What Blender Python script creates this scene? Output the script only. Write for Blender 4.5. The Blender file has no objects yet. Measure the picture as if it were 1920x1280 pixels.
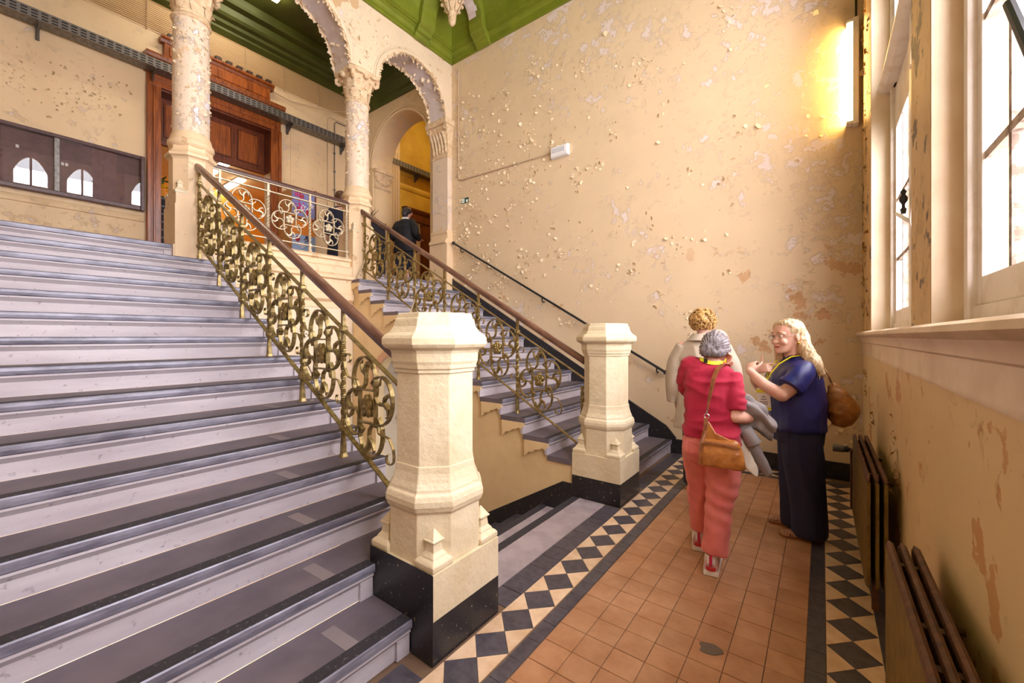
import bpy, bmesh, math, random
from mathutils import Vector, Matrix
random.seed(7)
S = bpy.context.scene
COL = S.collection
PI = math.pi
R = math.radians

# ---------------------------------------------------------------- camera, world, lights, exposure
YAW = math.atan(581 / 777.0)
cam_d = bpy.data.cameras.new('camera')
cam_d.sensor_width = 36.0
cam_d.lens = 36.0 * 777.0 / 1920.0
cam_d.shift_y = -10.0 / 1920.0
cam_d.clip_start = 0.02
cam = bpy.data.objects.new('camera', cam_d)
COL.objects.link(cam)
cam.location = (0, 0, 1.5)
cam.rotation_euler = (R(90), 0, YAW)
S.camera = cam

W = bpy.data.worlds.new('sky')
S.world = W
W.use_nodes = True
wn = W.node_tree.nodes
bg = wn['Background']
bg.inputs[0].default_value = (0.92, 0.94, 1.0, 1)
bg.inputs[1].default_value = 6.0

def area(name, loc, rot, sx, sy, power, color):
    l = bpy.data.lights.new(name, 'AREA')
    l.shape = 'RECTANGLE'; l.size = sx; l.size_y = sy
    l.energy = power; l.color = color
    o = bpy.data.objects.new(name, l); COL.objects.link(o)
    o.location = loc; o.rotation_euler = rot
    return o
# overcast daylight arriving at each of the tall windows
for wy in (-0.77, 1.24, 3.63):
    area('window_daylight', (1.15, wy, 3.9), (0, R(78), 0), 4.6, 1.9, 540, (0.98, 0.94, 1.0))

S.view_settings.view_transform = 'Standard'
S.view_settings.look = 'None'
S.view_settings.gamma = 1
S.view_settings.use_curve_mapping = False
S.view_settings.exposure = -0.12

# ---------------------------------------------------------------- mesh helpers
class MB:
    def __init__(s): s.v = []; s.f = []
    def add(s, vs, fs):
        b = len(s.v); s.v += [tuple(p) for p in vs]; s.f += [tuple(b + i for i in f) for f in fs]; return s
    def box(s, x0, x1, y0, y1, z0, z1):
        return s.add([(x0,y0,z0),(x1,y0,z0),(x1,y1,z0),(x0,y1,z0),(x0,y0,z1),(x1,y0,z1),(x1,y1,z1),(x0,y1,z1)],
                     [(0,3,2,1),(4,5,6,7),(0,1,5,4),(1,2,6,5),(2,3,7,6),(3,0,4,7)])
    def prism(s, poly, ax, a0, a1):
        n = len(poly)
        if ax == 'x': p = lambda q, a: (a, q[0], q[1])
        elif ax == 'y': p = lambda q, a: (q[0], a, q[1])
        else: p = lambda q, a: (q[0], q[1], a)
        vs = [p(q, a0) for q in poly] + [p(q, a1) for q in poly]
        fs = [tuple(range(n))[::-1], tuple(range(n, 2 * n))] + [(i, (i+1) % n, n + (i+1) % n, n + i) for i in range(n)]
        return s.add(vs, fs)
    def loft(s, rings, cap=True, closed=True):
        n = len(rings[0]); vs = [p for r in rings for p in r]; fs = []
        for k in range(len(rings) - 1):
            for i in range(n if closed else n - 1):
                j = (i + 1) % n
                fs.append((k*n+i, k*n+j, (k+1)*n+j, (k+1)*n+i))
        if cap:
            fs.append(tuple(range(n))[::-1]); fs.append(tuple((len(rings)-1)*n + i for i in range(n)))
        return s.add(vs, fs)
    def lathe(s, prof, n=24, c=(0,0,0), rot=0.0, sx=1, sy=1):
        return s.loft([[(c[0] + sx*r*math.cos(rot + 2*PI*i/n), c[1] + sy*r*math.sin(rot + 2*PI*i/n), c[2] + z) for i in range(n)] for r, z in prof])
    def tube(s, pts, r, n=8, r2=None, flat=1.0):
        pts = [Vector(p) for p in pts]; m = len(pts); rings = []
        t0 = (pts[1] - pts[0]).normalized()
        up = Vector((0,0,1)) if abs(t0.z) < .9 else Vector((1,0,0))
        nx = t0.cross(up).normalized()
        for i, p in enumerate(pts):
            t = (pts[min(i+1, m-1)] - pts[max(i-1, 0)]).normalized()
            nx = (nx - t * nx.dot(t)).normalized(); ny = t.cross(nx)
            rr = r[i] if isinstance(r, (list, tuple)) else (r if r2 is None else r + (r2 - r) * i / (m - 1))
            rings.append([p + nx*math.cos(2*PI*k/n)*rr + ny*math.sin(2*PI*k/n)*rr*flat for k in range(n)])
        return s.loft(rings)
    def strap(s, pts, wdir, w, t):
        """flat bar following pts, of width w along wdir and thickness t (number or list)"""
        pts = [Vector(p) for p in pts]; m = len(pts); wd = Vector(wdir).normalized(); rings = []
        for i, p in enumerate(pts):
            d = (pts[min(i+1, m-1)] - pts[max(i-1, 0)]).normalized()
            nn = d.cross(wd).normalized()
            tt = t[i] if isinstance(t, (list, tuple)) else t
            ww = w[i] if isinstance(w, (list, tuple)) else w
            rings.append([p + wd*ww/2 + nn*tt/2, p - wd*ww/2 + nn*tt/2, p - wd*ww/2 - nn*tt/2, p + wd*ww/2 - nn*tt/2])
        return s.loft(rings)
    def sphere(s, c, r, n=12, m=8, sx=1, sy=1, sz=1):
        rings = []
        for k in range(m + 1):
            a = -PI/2 + PI*k/m
            rr = max(math.cos(a), .02)*r
            rings.append([(c[0]+sx*rr*math.cos(2*PI*i/n), c[1]+sy*rr*math.sin(2*PI*i/n), c[2]+sz*r*math.sin(a)) for i in range(n)])
        return s.loft(rings)
    def mesh(s, name, mat, smooth=False, xf=None):
        me = bpy.data.meshes.new(name)
        vs = s.v if xf is None else [tuple(xf @ Vector(p)) for p in s.v]
        me.from_pydata(vs, [], s.f)
        bm = bmesh.new(); bm.from_mesh(me)
        bmesh.ops.recalc_face_normals(bm, faces=bm.faces[:])
        if smooth:
            for f in bm.faces: f.smooth = True
            for e in bm.edges:
                if len(e.link_faces) == 2 and e.calc_face_angle(0) > R(38): e.smooth = False
        bm.to_mesh(me); bm.free()
        for mm in (mat if isinstance(mat, (list, tuple)) else [mat]): me.materials.append(mm)
        return me
    def build(s, name, mat, parent=None, smooth=False, bevel=0, loc=None, xf=None):
        o = link(name, s.mesh(name, mat, smooth, xf), parent, loc)
        if bevel:
            b = o.modifiers.new('bevel', 'BEVEL'); b.width = bevel; b.segments = 2; b.limit_method = 'ANGLE'; b.angle_limit = R(40)
        return o

def link(name, me, parent=None, loc=None, mw=None):
    o = bpy.data.objects.new(name, me); COL.objects.link(o)
    if parent is not None: o.parent = parent
    if loc is not None: o.location = loc
    if mw is not None: o.matrix_local = mw
    return o
def tag(o, label=None, cat=None, group=None, kind=None):
    if label: o['label'] = label
    if cat: o['category'] = cat
    if group: o['group'] = group
    if kind: o['kind'] = kind
    return o
def empty(name, loc=(0,0,0), rz=0.0, label=None, cat=None, group=None, kind=None):
    o = bpy.data.objects.new(name, None); COL.objects.link(o); o.location = loc; o.rotation_euler = (0,0,rz)
    o.empty_display_size = .1
    return tag(o, label, cat, group, kind)
def arc(cx, cy, r, a0, a1, n):
    return [(cx + r*math.cos(R(a0 + (a1-a0)*i/n)), cy + r*math.sin(R(a0 + (a1-a0)*i/n))) for i in range(n+1)]

# ---------------------------------------------------------------- materials
def srgb(r, g, b):
    f = lambda c: (c/12.92 if c <= .04045 else ((c+.055)/1.055)**2.4)
    return (f(r/255), f(g/255), f(b/255), 1)
class NT:
    def __init__(s, name):
        s.m = bpy.data.materials.new(name); s.m.use_nodes = True
        s.t = s.m.node_tree; s.n = s.t.nodes; s.b = s.n['Principled BSDF']
        g = s.n.new('ShaderNodeNewGeometry'); s.pos = g.outputs['Position']
        s.rand = s.n.new('ShaderNodeObjectInfo').outputs['Random']
    def l(s, a, b): s.t.links.new(a, b)
    def noise(s, scale, detail=4, rough=.6, vec=None, stretch=None, dist=0):
        n = s.n.new('ShaderNodeTexNoise'); n.inputs['Scale'].default_value = scale; n.inputs['Detail'].default_value = detail
        n.inputs['Roughness'].default_value = rough; n.inputs['Distortion'].default_value = dist
        v = vec or s.pos
        if stretch:
            mp = s.n.new('ShaderNodeMapping'); mp.inputs['Scale'].default_value = stretch; s.l(v, mp.inputs[0]); v = mp.outputs[0]
        s.l(v, n.inputs['Vector']); return n.outputs['Fac']
    def ramp(s, x, lo, hi):
        n = s.n.new('ShaderNodeMapRange'); n.inputs[1].default_value = lo; n.inputs[2].default_value = hi; s.l(x, n.inputs[0]); return n.outputs[0]
    def math(s, op, a, b=None):
        n = s.n.new('ShaderNodeMath'); n.operation = op
        for i, q in enumerate((a, b)):
            if q is None: continue
            if isinstance(q, (int, float)): n.inputs[i].default_value = q
            else: s.l(q, n.inputs[i])
        return n.outputs[0]
    def mix(s, f, a, b):
        n = s.n.new('ShaderNodeMix'); n.data_type = 'RGBA'
        for k, q in ((0, f), (6, a), (7, b)):
            if isinstance(q, (int, float)): n.inputs[k].default_value = q
            elif isinstance(q, tuple): n.inputs[k].default_value = q
            else: s.l(q, n.inputs[k])
        return n.outputs[2]
    def sep(s):
        n = s.n.new('ShaderNodeSeparateXYZ'); s.l(s.pos, n.inputs[0]); return n.outputs
    def bump(s, h, strength=.3, dist=.01):
        n = s.n.new('ShaderNodeBump'); n.inputs['Strength'].default_value = strength; n.inputs['Distance'].default_value = dist
        s.l(h, n.inputs['Height']); s.l(n.outputs[0], s.b.inputs['Normal'])
    def out(s, col=None, rough=.6, metal=0, spec=None):
        if col is not None:
            if isinstance(col, tuple): s.b.inputs['Base Color'].default_value = col
            else: s.l(col, s.b.inputs['Base Color'])
        if isinstance(rough, (int, float)): s.b.inputs['Roughness'].default_value = rough
        else: s.l(rough, s.b.inputs['Roughness'])
        s.b.inputs['Metallic'].default_value = metal
        if spec is not None: s.b.inputs['Specular IOR Level'].default_value = spec
        return s.m
def simple(name, c, rough=.6, metal=0, c2=None, scale=8, lo=.4, hi=.65, bump=0, bscale=60, dist=.004, stretch=None, spec=None, perobj=0):
    t = NT(name)
    col = c
    if c2: col = t.mix(t.ramp(t.noise(scale, 5, stretch=stretch), lo, hi), c, c2)
    if perobj:
        n = t.n.new('ShaderNodeHueSaturation'); t.l(t.math('ADD', t.math('MULTIPLY', t.rand, perobj), 1 - perobj/2), n.inputs['Value'])
        if isinstance(col, tuple): n.inputs['Color'].default_value = col
        else: t.l(col, n.inputs['Color'])
        col = n.outputs[0]
    if bump: t.bump(t.noise(bscale, 3, stretch=stretch), bump, dist)
    return t.out(col, rough, metal, spec)
def peeling(name, c, plaster, under, amount=.5, fine=9.0, big=.9, zlow=None, under_amt=.62, rough=.5, bump=.6):
    """old gloss paint flaking off in patches: paint, pale plaster patches, warmer under coat"""
    t = NT(name)
    bigp = t.ramp(t.noise(big, 3), .36, .66)
    f = t.noise(fine, 8, .68, dist=.3)
    lvl = t.math('ADD', f, t.math('MULTIPLY', bigp, .16))
    thr = .62 + (1 - amount) * .16
    m1 = t.ramp(lvl, thr, thr + .012)
    col = t.mix(t.ramp(t.noise(2.2, 4), .3, .7), c, tuple(x * .93 for x in c[:3]) + (1,))
    col = t.mix(m1, col, plaster)
    g = t.noise(fine * .55, 6, .6)
    m2 = t.ramp(t.math('ADD', g, t.math('MULTIPLY', t.ramp(t.noise(big * .8, 2), .45, .7), .12)), under_amt + .06, under_amt + .075)
    if zlow:
        z = t.sep()[2]; m2 = t.math('MULTIPLY', m2, t.ramp(z, zlow, zlow - .8))
    col = t.mix(m2, col, under)
    h = t.math('ADD', t.math('MULTIPLY', m1, -1.0), t.math('MULTIPLY', t.ramp(lvl, thr - .06, thr), .55))
    h = t.math('ADD', h, t.math('MULTIPLY', t.noise(70, 3), .12))
    t.bump(h, bump, .008)
    return t.out(col, rough)
def emit(name, c, st):
    m = bpy.data.materials.new(name); m.use_nodes = True
    b = m.node_tree.nodes['Principled BSDF']; b.inputs['Base Color'].default_value = c
    b.inputs['Emission Color'].default_value = c; b.inputs['Emission Strength'].default_value = st
    return m
def wood(name, a, b, rough=.35, stretch=(1,1,.08), scale=26):
    t = NT(name)
    f = t.noise(scale, 6, .6, stretch=stretch, dist=.8)
    col = t.mix(t.ramp(f, .35, .65), a, b)
    t.bump(f, .12, .003)
    return t.out(col, rough)

M_YELLOW = peeling('wall_paint_cream', srgb(226,200,164), srgb(226,208,200), srgb(206,160,116), amount=.55, fine=7, big=.8, zlow=2.9)
M_ARCADE = peeling('arcade_paint', srgb(236,214,184), srgb(230,214,208), srgb(210,174,134), amount=.30, fine=8, big=1.0)
M_LAND = peeling('landing_paint', srgb(234,206,164), srgb(224,202,188), srgb(204,162,124), amount=.42, fine=8, big=1.1, zlow=3.2)
M_UNDERWIN = peeling('apron_paint', srgb(226,196,146), srgb(214,180,130), srgb(200,150,96), amount=.2, fine=9, big=1.3, under_amt=.565)
M_PIER = peeling('pier_shaded_paint', srgb(214,176,118), srgb(196,160,110), srgb(90,60,36), amount=.6, fine=14, big=3, under_amt=.56)
M_REVEAL = simple('reveal_lit_paint', srgb(236,218,190), .55, c2=srgb(226,200,166), scale=3, bump=.25, bscale=9)
M_COLUMN = peeling('column_paint', srgb(232,210,186), srgb(228,218,222), srgb(226,190,150), amount=.62, fine=9, big=1.6, bump=.8)
M_PEDESTAL = peeling('pedestal_paint', srgb(234,204,166), srgb(226,196,160), srgb(204,170,130), amount=.2, fine=9, big=2)
M_CAPITAL = simple('capital_plaster', srgb(232,208,172), .7, c2=srgb(214,180,140), scale=14, bump=.8, bscale=34, dist=.02)
M_NEWEL = simple('newel_paint', srgb(224,208,176), .42, c2=srgb(214,196,160), scale=5, bump=.5, bscale=22, dist=.012)
M_STRING = simple('string_paint', srgb(228,200,152), .45, c2=srgb(218,188,142), scale=3, bump=.15, bscale=14)
M_BLACK = simple('black_gloss', srgb(34,32,36), .35, c2=srgb(48,45,48), scale=20, bump=.25, bscale=40)
def black_chipped():
    t = NT('black_chipped')
    m = t.ramp(t.noise(46, 5, .7), .655, .665)
    col = t.mix(m, srgb(35,33,37), srgb(214,186,150)); t.bump(t.noise(30, 4), .25, .006)
    return t.out(col, .36)
M_BLACKCHIP = black_chipped()
M_TREAD = simple('tread_lino', srgb(110,98,105), .62, c2=srgb(88,80,88), scale=3.2, lo=.35, hi=.7, bump=.2, bscale=90, dist=.002)
def riser_mat():
    t = NT('riser_stone')
    a = t.noise(3.5, 5, stretch=(1,.35,2)); b = t.noise(30, 4)
    col = t.mix(t.ramp(a, .35, .7), srgb(196,188,193), srgb(168,158,165))
    col = t.mix(t.ramp(b, .62, .72), col, srgb(150,138,144))
    t.bump(b, .2, .003); return t.out(col, .6)
M_RISER = riser_mat()
M_NOSE = simple('nosing_metal', srgb(136,134,148), .34, metal=.15, c2=srgb(98,95,108), scale=18, bump=.25, bscale=50, stretch=(1,.3,1))
def grip_mat():
    t = NT('nosing_grip'); col = t.mix(t.ramp(t.noise(60, 5, .7), .58, .7), srgb(44,40,46), srgb(120,112,118))
    t.bump(t.noise(140, 2), .5, .003); return t.out(col, .7)
M_GRIP = grip_mat()
M_TAPE = simple('tape_mark', srgb(132,120,122), .7)
M_BRASS = simple('painted_iron', srgb(166,146,94), .36, metal=.6, c2=srgb(104,84,44), scale=30, lo=.35, hi=.7, bump=.15, bscale=80, dist=.002)
M_IRONWHITE = simple('pale_iron', srgb(214,200,176), .4, metal=.25, c2=srgb(180,162,128), scale=40)
M_HANDRAIL = wood('handrail_wood', srgb(128,92,74), srgb(84,54,44), .28, (.1,1,.1), 30)
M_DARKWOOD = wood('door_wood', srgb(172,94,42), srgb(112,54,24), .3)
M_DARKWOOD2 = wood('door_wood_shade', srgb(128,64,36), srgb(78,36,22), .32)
M_GREEN = simple('green_ceiling', srgb(124,134,34), .5, c2=srgb(108,118,28), scale=2, bump=.1, bscale=8)
M_GREENDK = simple('green_landing_ceiling', srgb(84,90,34), .5, c2=srgb(70,76,28), scale=2)
M_ORANGE_T = simple('orange_tile', srgb(188,140,104), .36, c2=srgb(160,108,72), scale=7, lo=.3, hi=.75, bump=.08, bscale=25, dist=.003, perobj=.16)
M_CREAM_T = simple('cream_tile', srgb(226,196,164), .36, c2=srgb(208,172,136), scale=9, perobj=.1)
M_DARK_T = simple('dark_tile', srgb(84,78,86), .34, c2=srgb(62,58,66), scale=22, bump=.15, bscale=50, dist=.002, perobj=.2)
M_GROUT = simple('grout', srgb(112,86,66), .8)
M_WORN = simple('worn_patch', srgb(104,86,74), .7)
M_SLAB = simple('stone_slab', srgb(168,154,156), .55, c2=srgb(146,132,136), scale=5, bump=.1, bscale=30)
M_WHITEPAINT = simple('window_paint', srgb(236,226,216), .4, c2=srgb(214,196,178), scale=7, lo=.5, hi=.75, bump=.2, bscale=18)
M_SILL = simple('sill_paint', srgb(220,198,174), .4, c2=srgb(202,176,148), scale=3, bump=.12, bscale=14)
M_STEEL = simple('tray_steel', srgb(132,128,124), .4, metal=.6, c2=srgb(96,92,88), scale=20)
M_BLACKIRON = simple('black_iron', srgb(30,28,30), .35)
M_PLASTIC = simple('white_plastic', srgb(236,232,232), .35)
M_CONDUIT = simple('conduit', srgb(206,178,150), .5)
M_RAD = simple('radiator_paint', srgb(128,104,44), .45, metal=.2, c2=srgb(104,80,34), scale=14, bump=.2, bscale=40)
M_RADTOP = simple('radiator_rust', srgb(104,66,40), .6, c2=srgb(74,44,28), scale=26, bump=.3, bscale=60)
M_WHITE = simple('plain_white', srgb(240,238,236), .5)
M_ORANGEWALL = simple('orange_wall', srgb(236,160,46), .6)
M_YELLOWLIT = simple('corridor_yellow_lit', srgb(224,182,70), .6, c2=srgb(206,160,56), scale=2)  # yellow lamplight of the corridor is put into this wall colour
def glass_mat(name, rough=.0, tint=(1,1,1,1)):
    m = bpy.data.materials.new(name); m.use_nodes = True; t = m.node_tree; n = t.nodes; n.remove(n['Principled BSDF'])
    tr = n.new('ShaderNodeBsdfTransparent'); tr.inputs[0].default_value = tint
    gl = n.new('ShaderNodeBsdfGlossy'); gl.inputs['Roughness'].default_value = rough
    lw = n.new('ShaderNodeLayerWeight'); lw.inputs[0].default_value = .5
    pw_ = n.new('ShaderNodeMath'); pw_.operation = 'POWER'; pw_.inputs[1].default_value = 4.0; t.links.new(lw.outputs['Facing'], pw_.inputs[0])
    fr = n.new('ShaderNodeMath'); fr.name = 'gloss'; fr.operation = 'MULTIPLY_ADD'; fr.inputs[1].default_value = .9; fr.inputs[2].default_value = .045; t.links.new(pw_.outputs[0], fr.inputs[0])
    mx = n.new('ShaderNodeMixShader'); t.links.new(fr.outputs[0], mx.inputs[0]); t.links.new(tr.outputs[0], mx.inputs[1]); t.links.new(gl.outputs[0], mx.inputs[2])
    t.links.new(mx.outputs[0], n['Material Output'].inputs[0]); return m
M_GLASS = glass_mat('window_glass')
# ================================================================ the setting
RISE, GO, X0 = 0.166, 0.29, -1.257
LZ = 15 * RISE                                   # landing level
YB, XW, XA, XA2, XL = 5.53, 0.335, -5.54, -5.94, -8.6
YF = -1.2                                        # wall behind the camera
def struct(name, mb, mat, parent=None, **k):
    o = mb.build(name, mat, parent, **k)
    if parent is None: o['kind'] = 'structure'
    return o

from mathutils import noise as mnoise
def mnoise_(t): return mnoise.noise(Vector((t, t*.37, 1.7)))
# ---- tiled floor
fl = MB(); fl.box(-1.87, XW + .02, YF, YB + .02, -.12, -.005)
floor = struct('floor', fl, M_GROUT)
def tile_mesh(sx, sy, mat, name):
    b = MB(); e = .0015
    b.loft([[(-sx/2,-sy/2,-.006),(sx/2,-sy/2,-.006),(sx/2,sy/2,-.006),(-sx/2,sy/2,-.006)],
            [(-sx/2,-sy/2,-e),(sx/2,-sy/2,-e),(sx/2,sy/2,-e),(-sx/2,sy/2,-e)],
            [(-sx/2+e,-sy/2+e,0),(sx/2-e,-sy/2+e,0),(sx/2-e,sy/2-e,0),(-sx/2+e,sy/2-e,0)]])
    return b.mesh(name, mat)
def put_tile(name, me, x, y):
    o = link(name, me, floor, (x, y, random.uniform(-.0012, .0004))); o.rotation_euler = (random.uniform(-.002,.002), random.uniform(-.002,.002), random.uniform(-.004,.004))
    return o
P = .1486
tm = tile_mesh(P - .003, P - .003, M_ORANGE_T, 'floor_tile')
y = 5.165 - P/2; tiles = []
while y > -.75:
    for i in range(7): tiles.append((-1.10 + P * (i + .5), y))
    y -= P
for x, y in tiles: put_tile('floor_tile', tm, x, y)
sm = tile_mesh(.0735, P - .002, M_DARK_T, 'border_tile')
y = 5.24 - P/2
while y > -.75:
    put_tile('border_tile', sm, -1.1425, y + .03); put_tile('border_tile', sm, -.022, y + .03)
    y -= P
sb = tile_mesh(P - .002, .0735, M_DARK_T, 'border_tile')
for i in range(7): put_tile('border_tile', sb, -1.10 + P * (i + .5), 5.2025)
dk = tile_mesh(.145, P - .003, M_DARK_T, 'dark_tile')
y = YB - P/2
while y > -.75:
    if not (1.24 < y < 1.80 or 3.42 < y < 3.98): put_tile('dark_tile', dk, -1.4725, y)
    y -= P
dk2 = tile_mesh(.108, P - .002, M_DARK_T, 'dark_tile'); y = YB - P/2
while y > 0:
    put_tile('dark_tile', dk2, .281, y); y -= P
dk3 = tile_mesh(P - .003, .075, M_DARK_T, 'dark_tile')
for i in range(9): put_tile('dark_tile', dk3, -1.33 + P * (i + .5), 5.49)
# rows of diamonds between cream triangles
DP, DW = .213, .209
def poly_tile(pts, mat, name):
    b = MB(); n = len(pts); cx = sum(p[0] for p in pts)/n; cy = sum(p[1] for p in pts)/n
    q = [(p[0] + (cx-p[0])*.012, p[1] + (cy-p[1])*.012) for p in pts]
    b.loft([[(p[0],p[1],-.006) for p in q], [(p[0],p[1],0) for p in q]]); return b.mesh(name, mat)
g = .001
dia = poly_tile([(-DW/2,0),(0,-DP/2),(DW/2,0),(0,DP/2)], M_DARK_T, 'diamond_tile')
triL = poly_tile([(-DW/2,-DP+g),(0-g,-DP/2),(-DW/2,-g)], M_CREAM_T, 'triangle_tile')
triR = poly_tile([(DW/2,-DP+g),(DW/2,-g),(g,-DP/2)], M_CREAM_T, 'triangle_tile')
for xc, y0 in ((-1.2925, 1.986), (.122, 3.169)):
    k = math.floor((5.40 - y0) / DP); y = y0 + k * DP
    while y > -.6:
        put_tile('diamond_tile', dia, xc, y)
        for t in (triL, triR): put_tile('triangle_tile', t, xc, y)
        y -= DP
diaB = poly_tile([(-DP/2,0),(0,-DW/2),(DP/2,0),(0,DW/2)], M_DARK_T, 'diamond_tile')
tB1 = poly_tile([(-DP/2,-DW/2),(DP/2,-DW/2),(0,-g)], M_CREAM_T, 'triangle_tile')
tB2 = poly_tile([(-DP/2,DW/2),(0,g),(DP/2,DW/2)], M_CREAM_T, 'triangle_tile')
for i in range(5):
    x = -.985 + i * DP
    put_tile('diamond_tile', diaB, x, 5.345); put_tile('triangle_tile', tB1, x + DP/2, 5.345); put_tile('triangle_tile', tB2, x + DP/2, 5.345)
# worn patches where tiles have lost their face
for cx, cy, r in ((-.43, 2.16, .055), (-.30, 1.62, .075)):
    b = MB(); b.prism([(cx + r*(1+.16*math.sin(3*a+1)+.08*math.sin(5*a))*math.cos(a)*.9, cy + r*(.8+.12*math.sin(2*a+.5))*math.sin(a)) for a in [2*PI*i/28 for i in range(28)]], 'z', -.003, .0022)
    b.build('worn_patch', M_WORN, floor)
# stone slab at the head of the basement steps
sl = MB(); sl.box(-1.80, -1.549, 1.765, 3.455, -.05, .001)
sl.build('stone_slab', M_SLAB, floor, bevel=.003)
sl = MB(); sl.box(-1.872, -1.80, 1.765, 3.455, -.05, .001)
sl.build('slab_grip', M_GRIP, floor, bevel=.003)

# ---- the tall cream end wall
b = MB(); b.box(XA - .02, XW + .5, YB, YB + .35, -.1, 7.6)
wall_back = struct('wall_back', b, M_YELLOW)
# curled flakes of loose paint, far too many to count
def flakes(name, mat, parent, spots, n_sm, place, seed, smin=.006, smax=.038):
    rnd = random.Random(seed); b = MB()
    for (cu, cv, su, sv, n) in spots:
        for _ in range(n):
            u = rnd.gauss(cu, su); v = rnd.gauss(cv, sv); s = smin + (smax - smin) * rnd.random() ** 2.4
            a = rnd.uniform(0, 2*PI); k = rnd.uniform(.4, 1.1)
            du, dv = math.cos(a)*s, math.sin(a)*s; eu, ev = -math.sin(a)*s*k, math.cos(a)*s*k
            lift = s * rnd.uniform(.35, 1.0)
            p = [(u-eu, v-ev, .001), (u+eu, v+ev, .001), (u+eu*.9+du*.7, v+ev*.8+dv*.7, lift*.45), (u-eu*.8+du*.7, v-ev*.9+dv*.7, lift*.5),
                 (u+eu*.5+du, v+ev*.5+dv, lift), (u-eu*.6+du*.9, v-ev*.6+dv*.9, lift*1.1)]
            q = [place(*c) for c in p]
            if any(c is None for c in q): continue
            b.add(q, [(0,1,2,3), (3,2,4,5)])
    o = b.build(name, mat, parent); o['kind'] = 'stuff'
    return o
M_BAR = simple('weathered_bar', srgb(196,178,164), .6, c2=srgb(120,96,80), scale=16, lo=.45, hi=.6, bump=.4, bscale=40)
M_SOFFIT = simple('bare_soffit', srgb(218,206,206), .7, c2=srgb(206,188,178), scale=4, bump=.2, bscale=20)
M_FLAKE = simple('paint_flake', srgb(240,220,190), .6, c2=srgb(220,190,150), scale=12)
rnd = random.Random(3)
sp = []
for i in range(150):                             # thickest towards the upper left, as in the photograph
    x = -5.4 + 4.6 * rnd.random() ** 1.5; zlow = 2.5 - (x + 5.4) * .42
    z = zlow + (5.9 - zlow) * rnd.random()
    sp.append((x, z, rnd.uniform(.03,.16), rnd.uniform(.03,.2), rnd.randint(6, 30)))
for i in range(34): sp.append((rnd.uniform(-2.4,.2), rnd.uniform(.5,5.2), .06, .12, rnd.randint(1, 6)))
for i in range(14): sp.append((rnd.uniform(-.3,.28), rnd.uniform(.35,.85), .06, .06, rnd.randint(6, 14)))
flakes('paint_flakes', M_FLAKE, wall_back, sp, 0, lambda u, v, w: (u, YB - w, v) if (-5.5 < u < .3 and v < 6.5 and v > .25 + max(0, (-1.45-u)*.572)) else None, 5)
# black sloping skirting along the far flight and level skirting to the corner
sk = MB(); s0 = RISE / GO
sk.prism([(-1.50,0),(-1.50,.20),(-1.62,.34),(-5.48,.34+(5.48-1.62)*s0),(-5.54,.36+3.92*s0),(-5.54,2.0),(-1.9,-.05)], 'y', YB - .022, YB)
struct('baseboard_stair', sk, M_BLACKCHIP)
b = MB(); b.box(-1.5, XW, YB - .02, YB, 0, .165); b.box(-1.5, XW, YB - .026, YB, .165, .18)
struct('baseboard_back', b, M_BLACK)

# ---- window wall
SZ = 1.555
b = MB()
WIN = [(-1.16, -.17), (.25, 2.22), (2.64, 4.61)]
edges = [YF - .3, WIN[0][0], -.17, .25, 2.22, 2.64, 4.61, YB + .3]
for k in range(0, 8, 2): b.box(XW, XW + .42, edges[k], edges[k+1], -.1, 7.6)
for y0, y1 in WIN:
    b.box(XW, XW + .42, y0, y1, 6.6, 7.6); b.box(XW, XW + .42, y0, y1, -.1, SZ - .16)
wall_right = struct('wall_right', b, M_UNDERWIN)
# shade is put into the pier colour, daylight into the lighter splayed reveals
b = MB()
for k in range(0, 8, 2): b.box(XW - .004, XW, edges[k], min(edges[k+1], YB), SZ - .05, 7.5)
b.build('pier_face', M_PIER, wall_right)
b = MB()
for y0, y1 in WIN: b.box(XW - .002, XW + .12, y1 - .006, y1 + .0, SZ - .05, 6.6); b.box(XW - .002, XW + .12, y0, y0 + .006, SZ - .05, 6.6)
b.build('window_reveal', M_REVEAL, wall_right)
flakes('paint_flakes', simple('pier_flake', srgb(206,168,112), .6, c2=srgb(120,84,50), scale=30), wall_right,
       [(5.15, z, .2, .12, 14) for z in (1.7,1.9,2.2,2.5,2.9,3.3,3.7,4.1,4.5,4.9)] + [(y_, z_, .08, .12, 12) for y_, z_ in ((5.1,.9),(5.0,1.1),(4.4,.8),(3.1,.75),(3.2,.9))], 0,
       lambda u, v, w: (XW - .004 - w, u, v) if u < 5.5 else None, 8)
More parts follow.
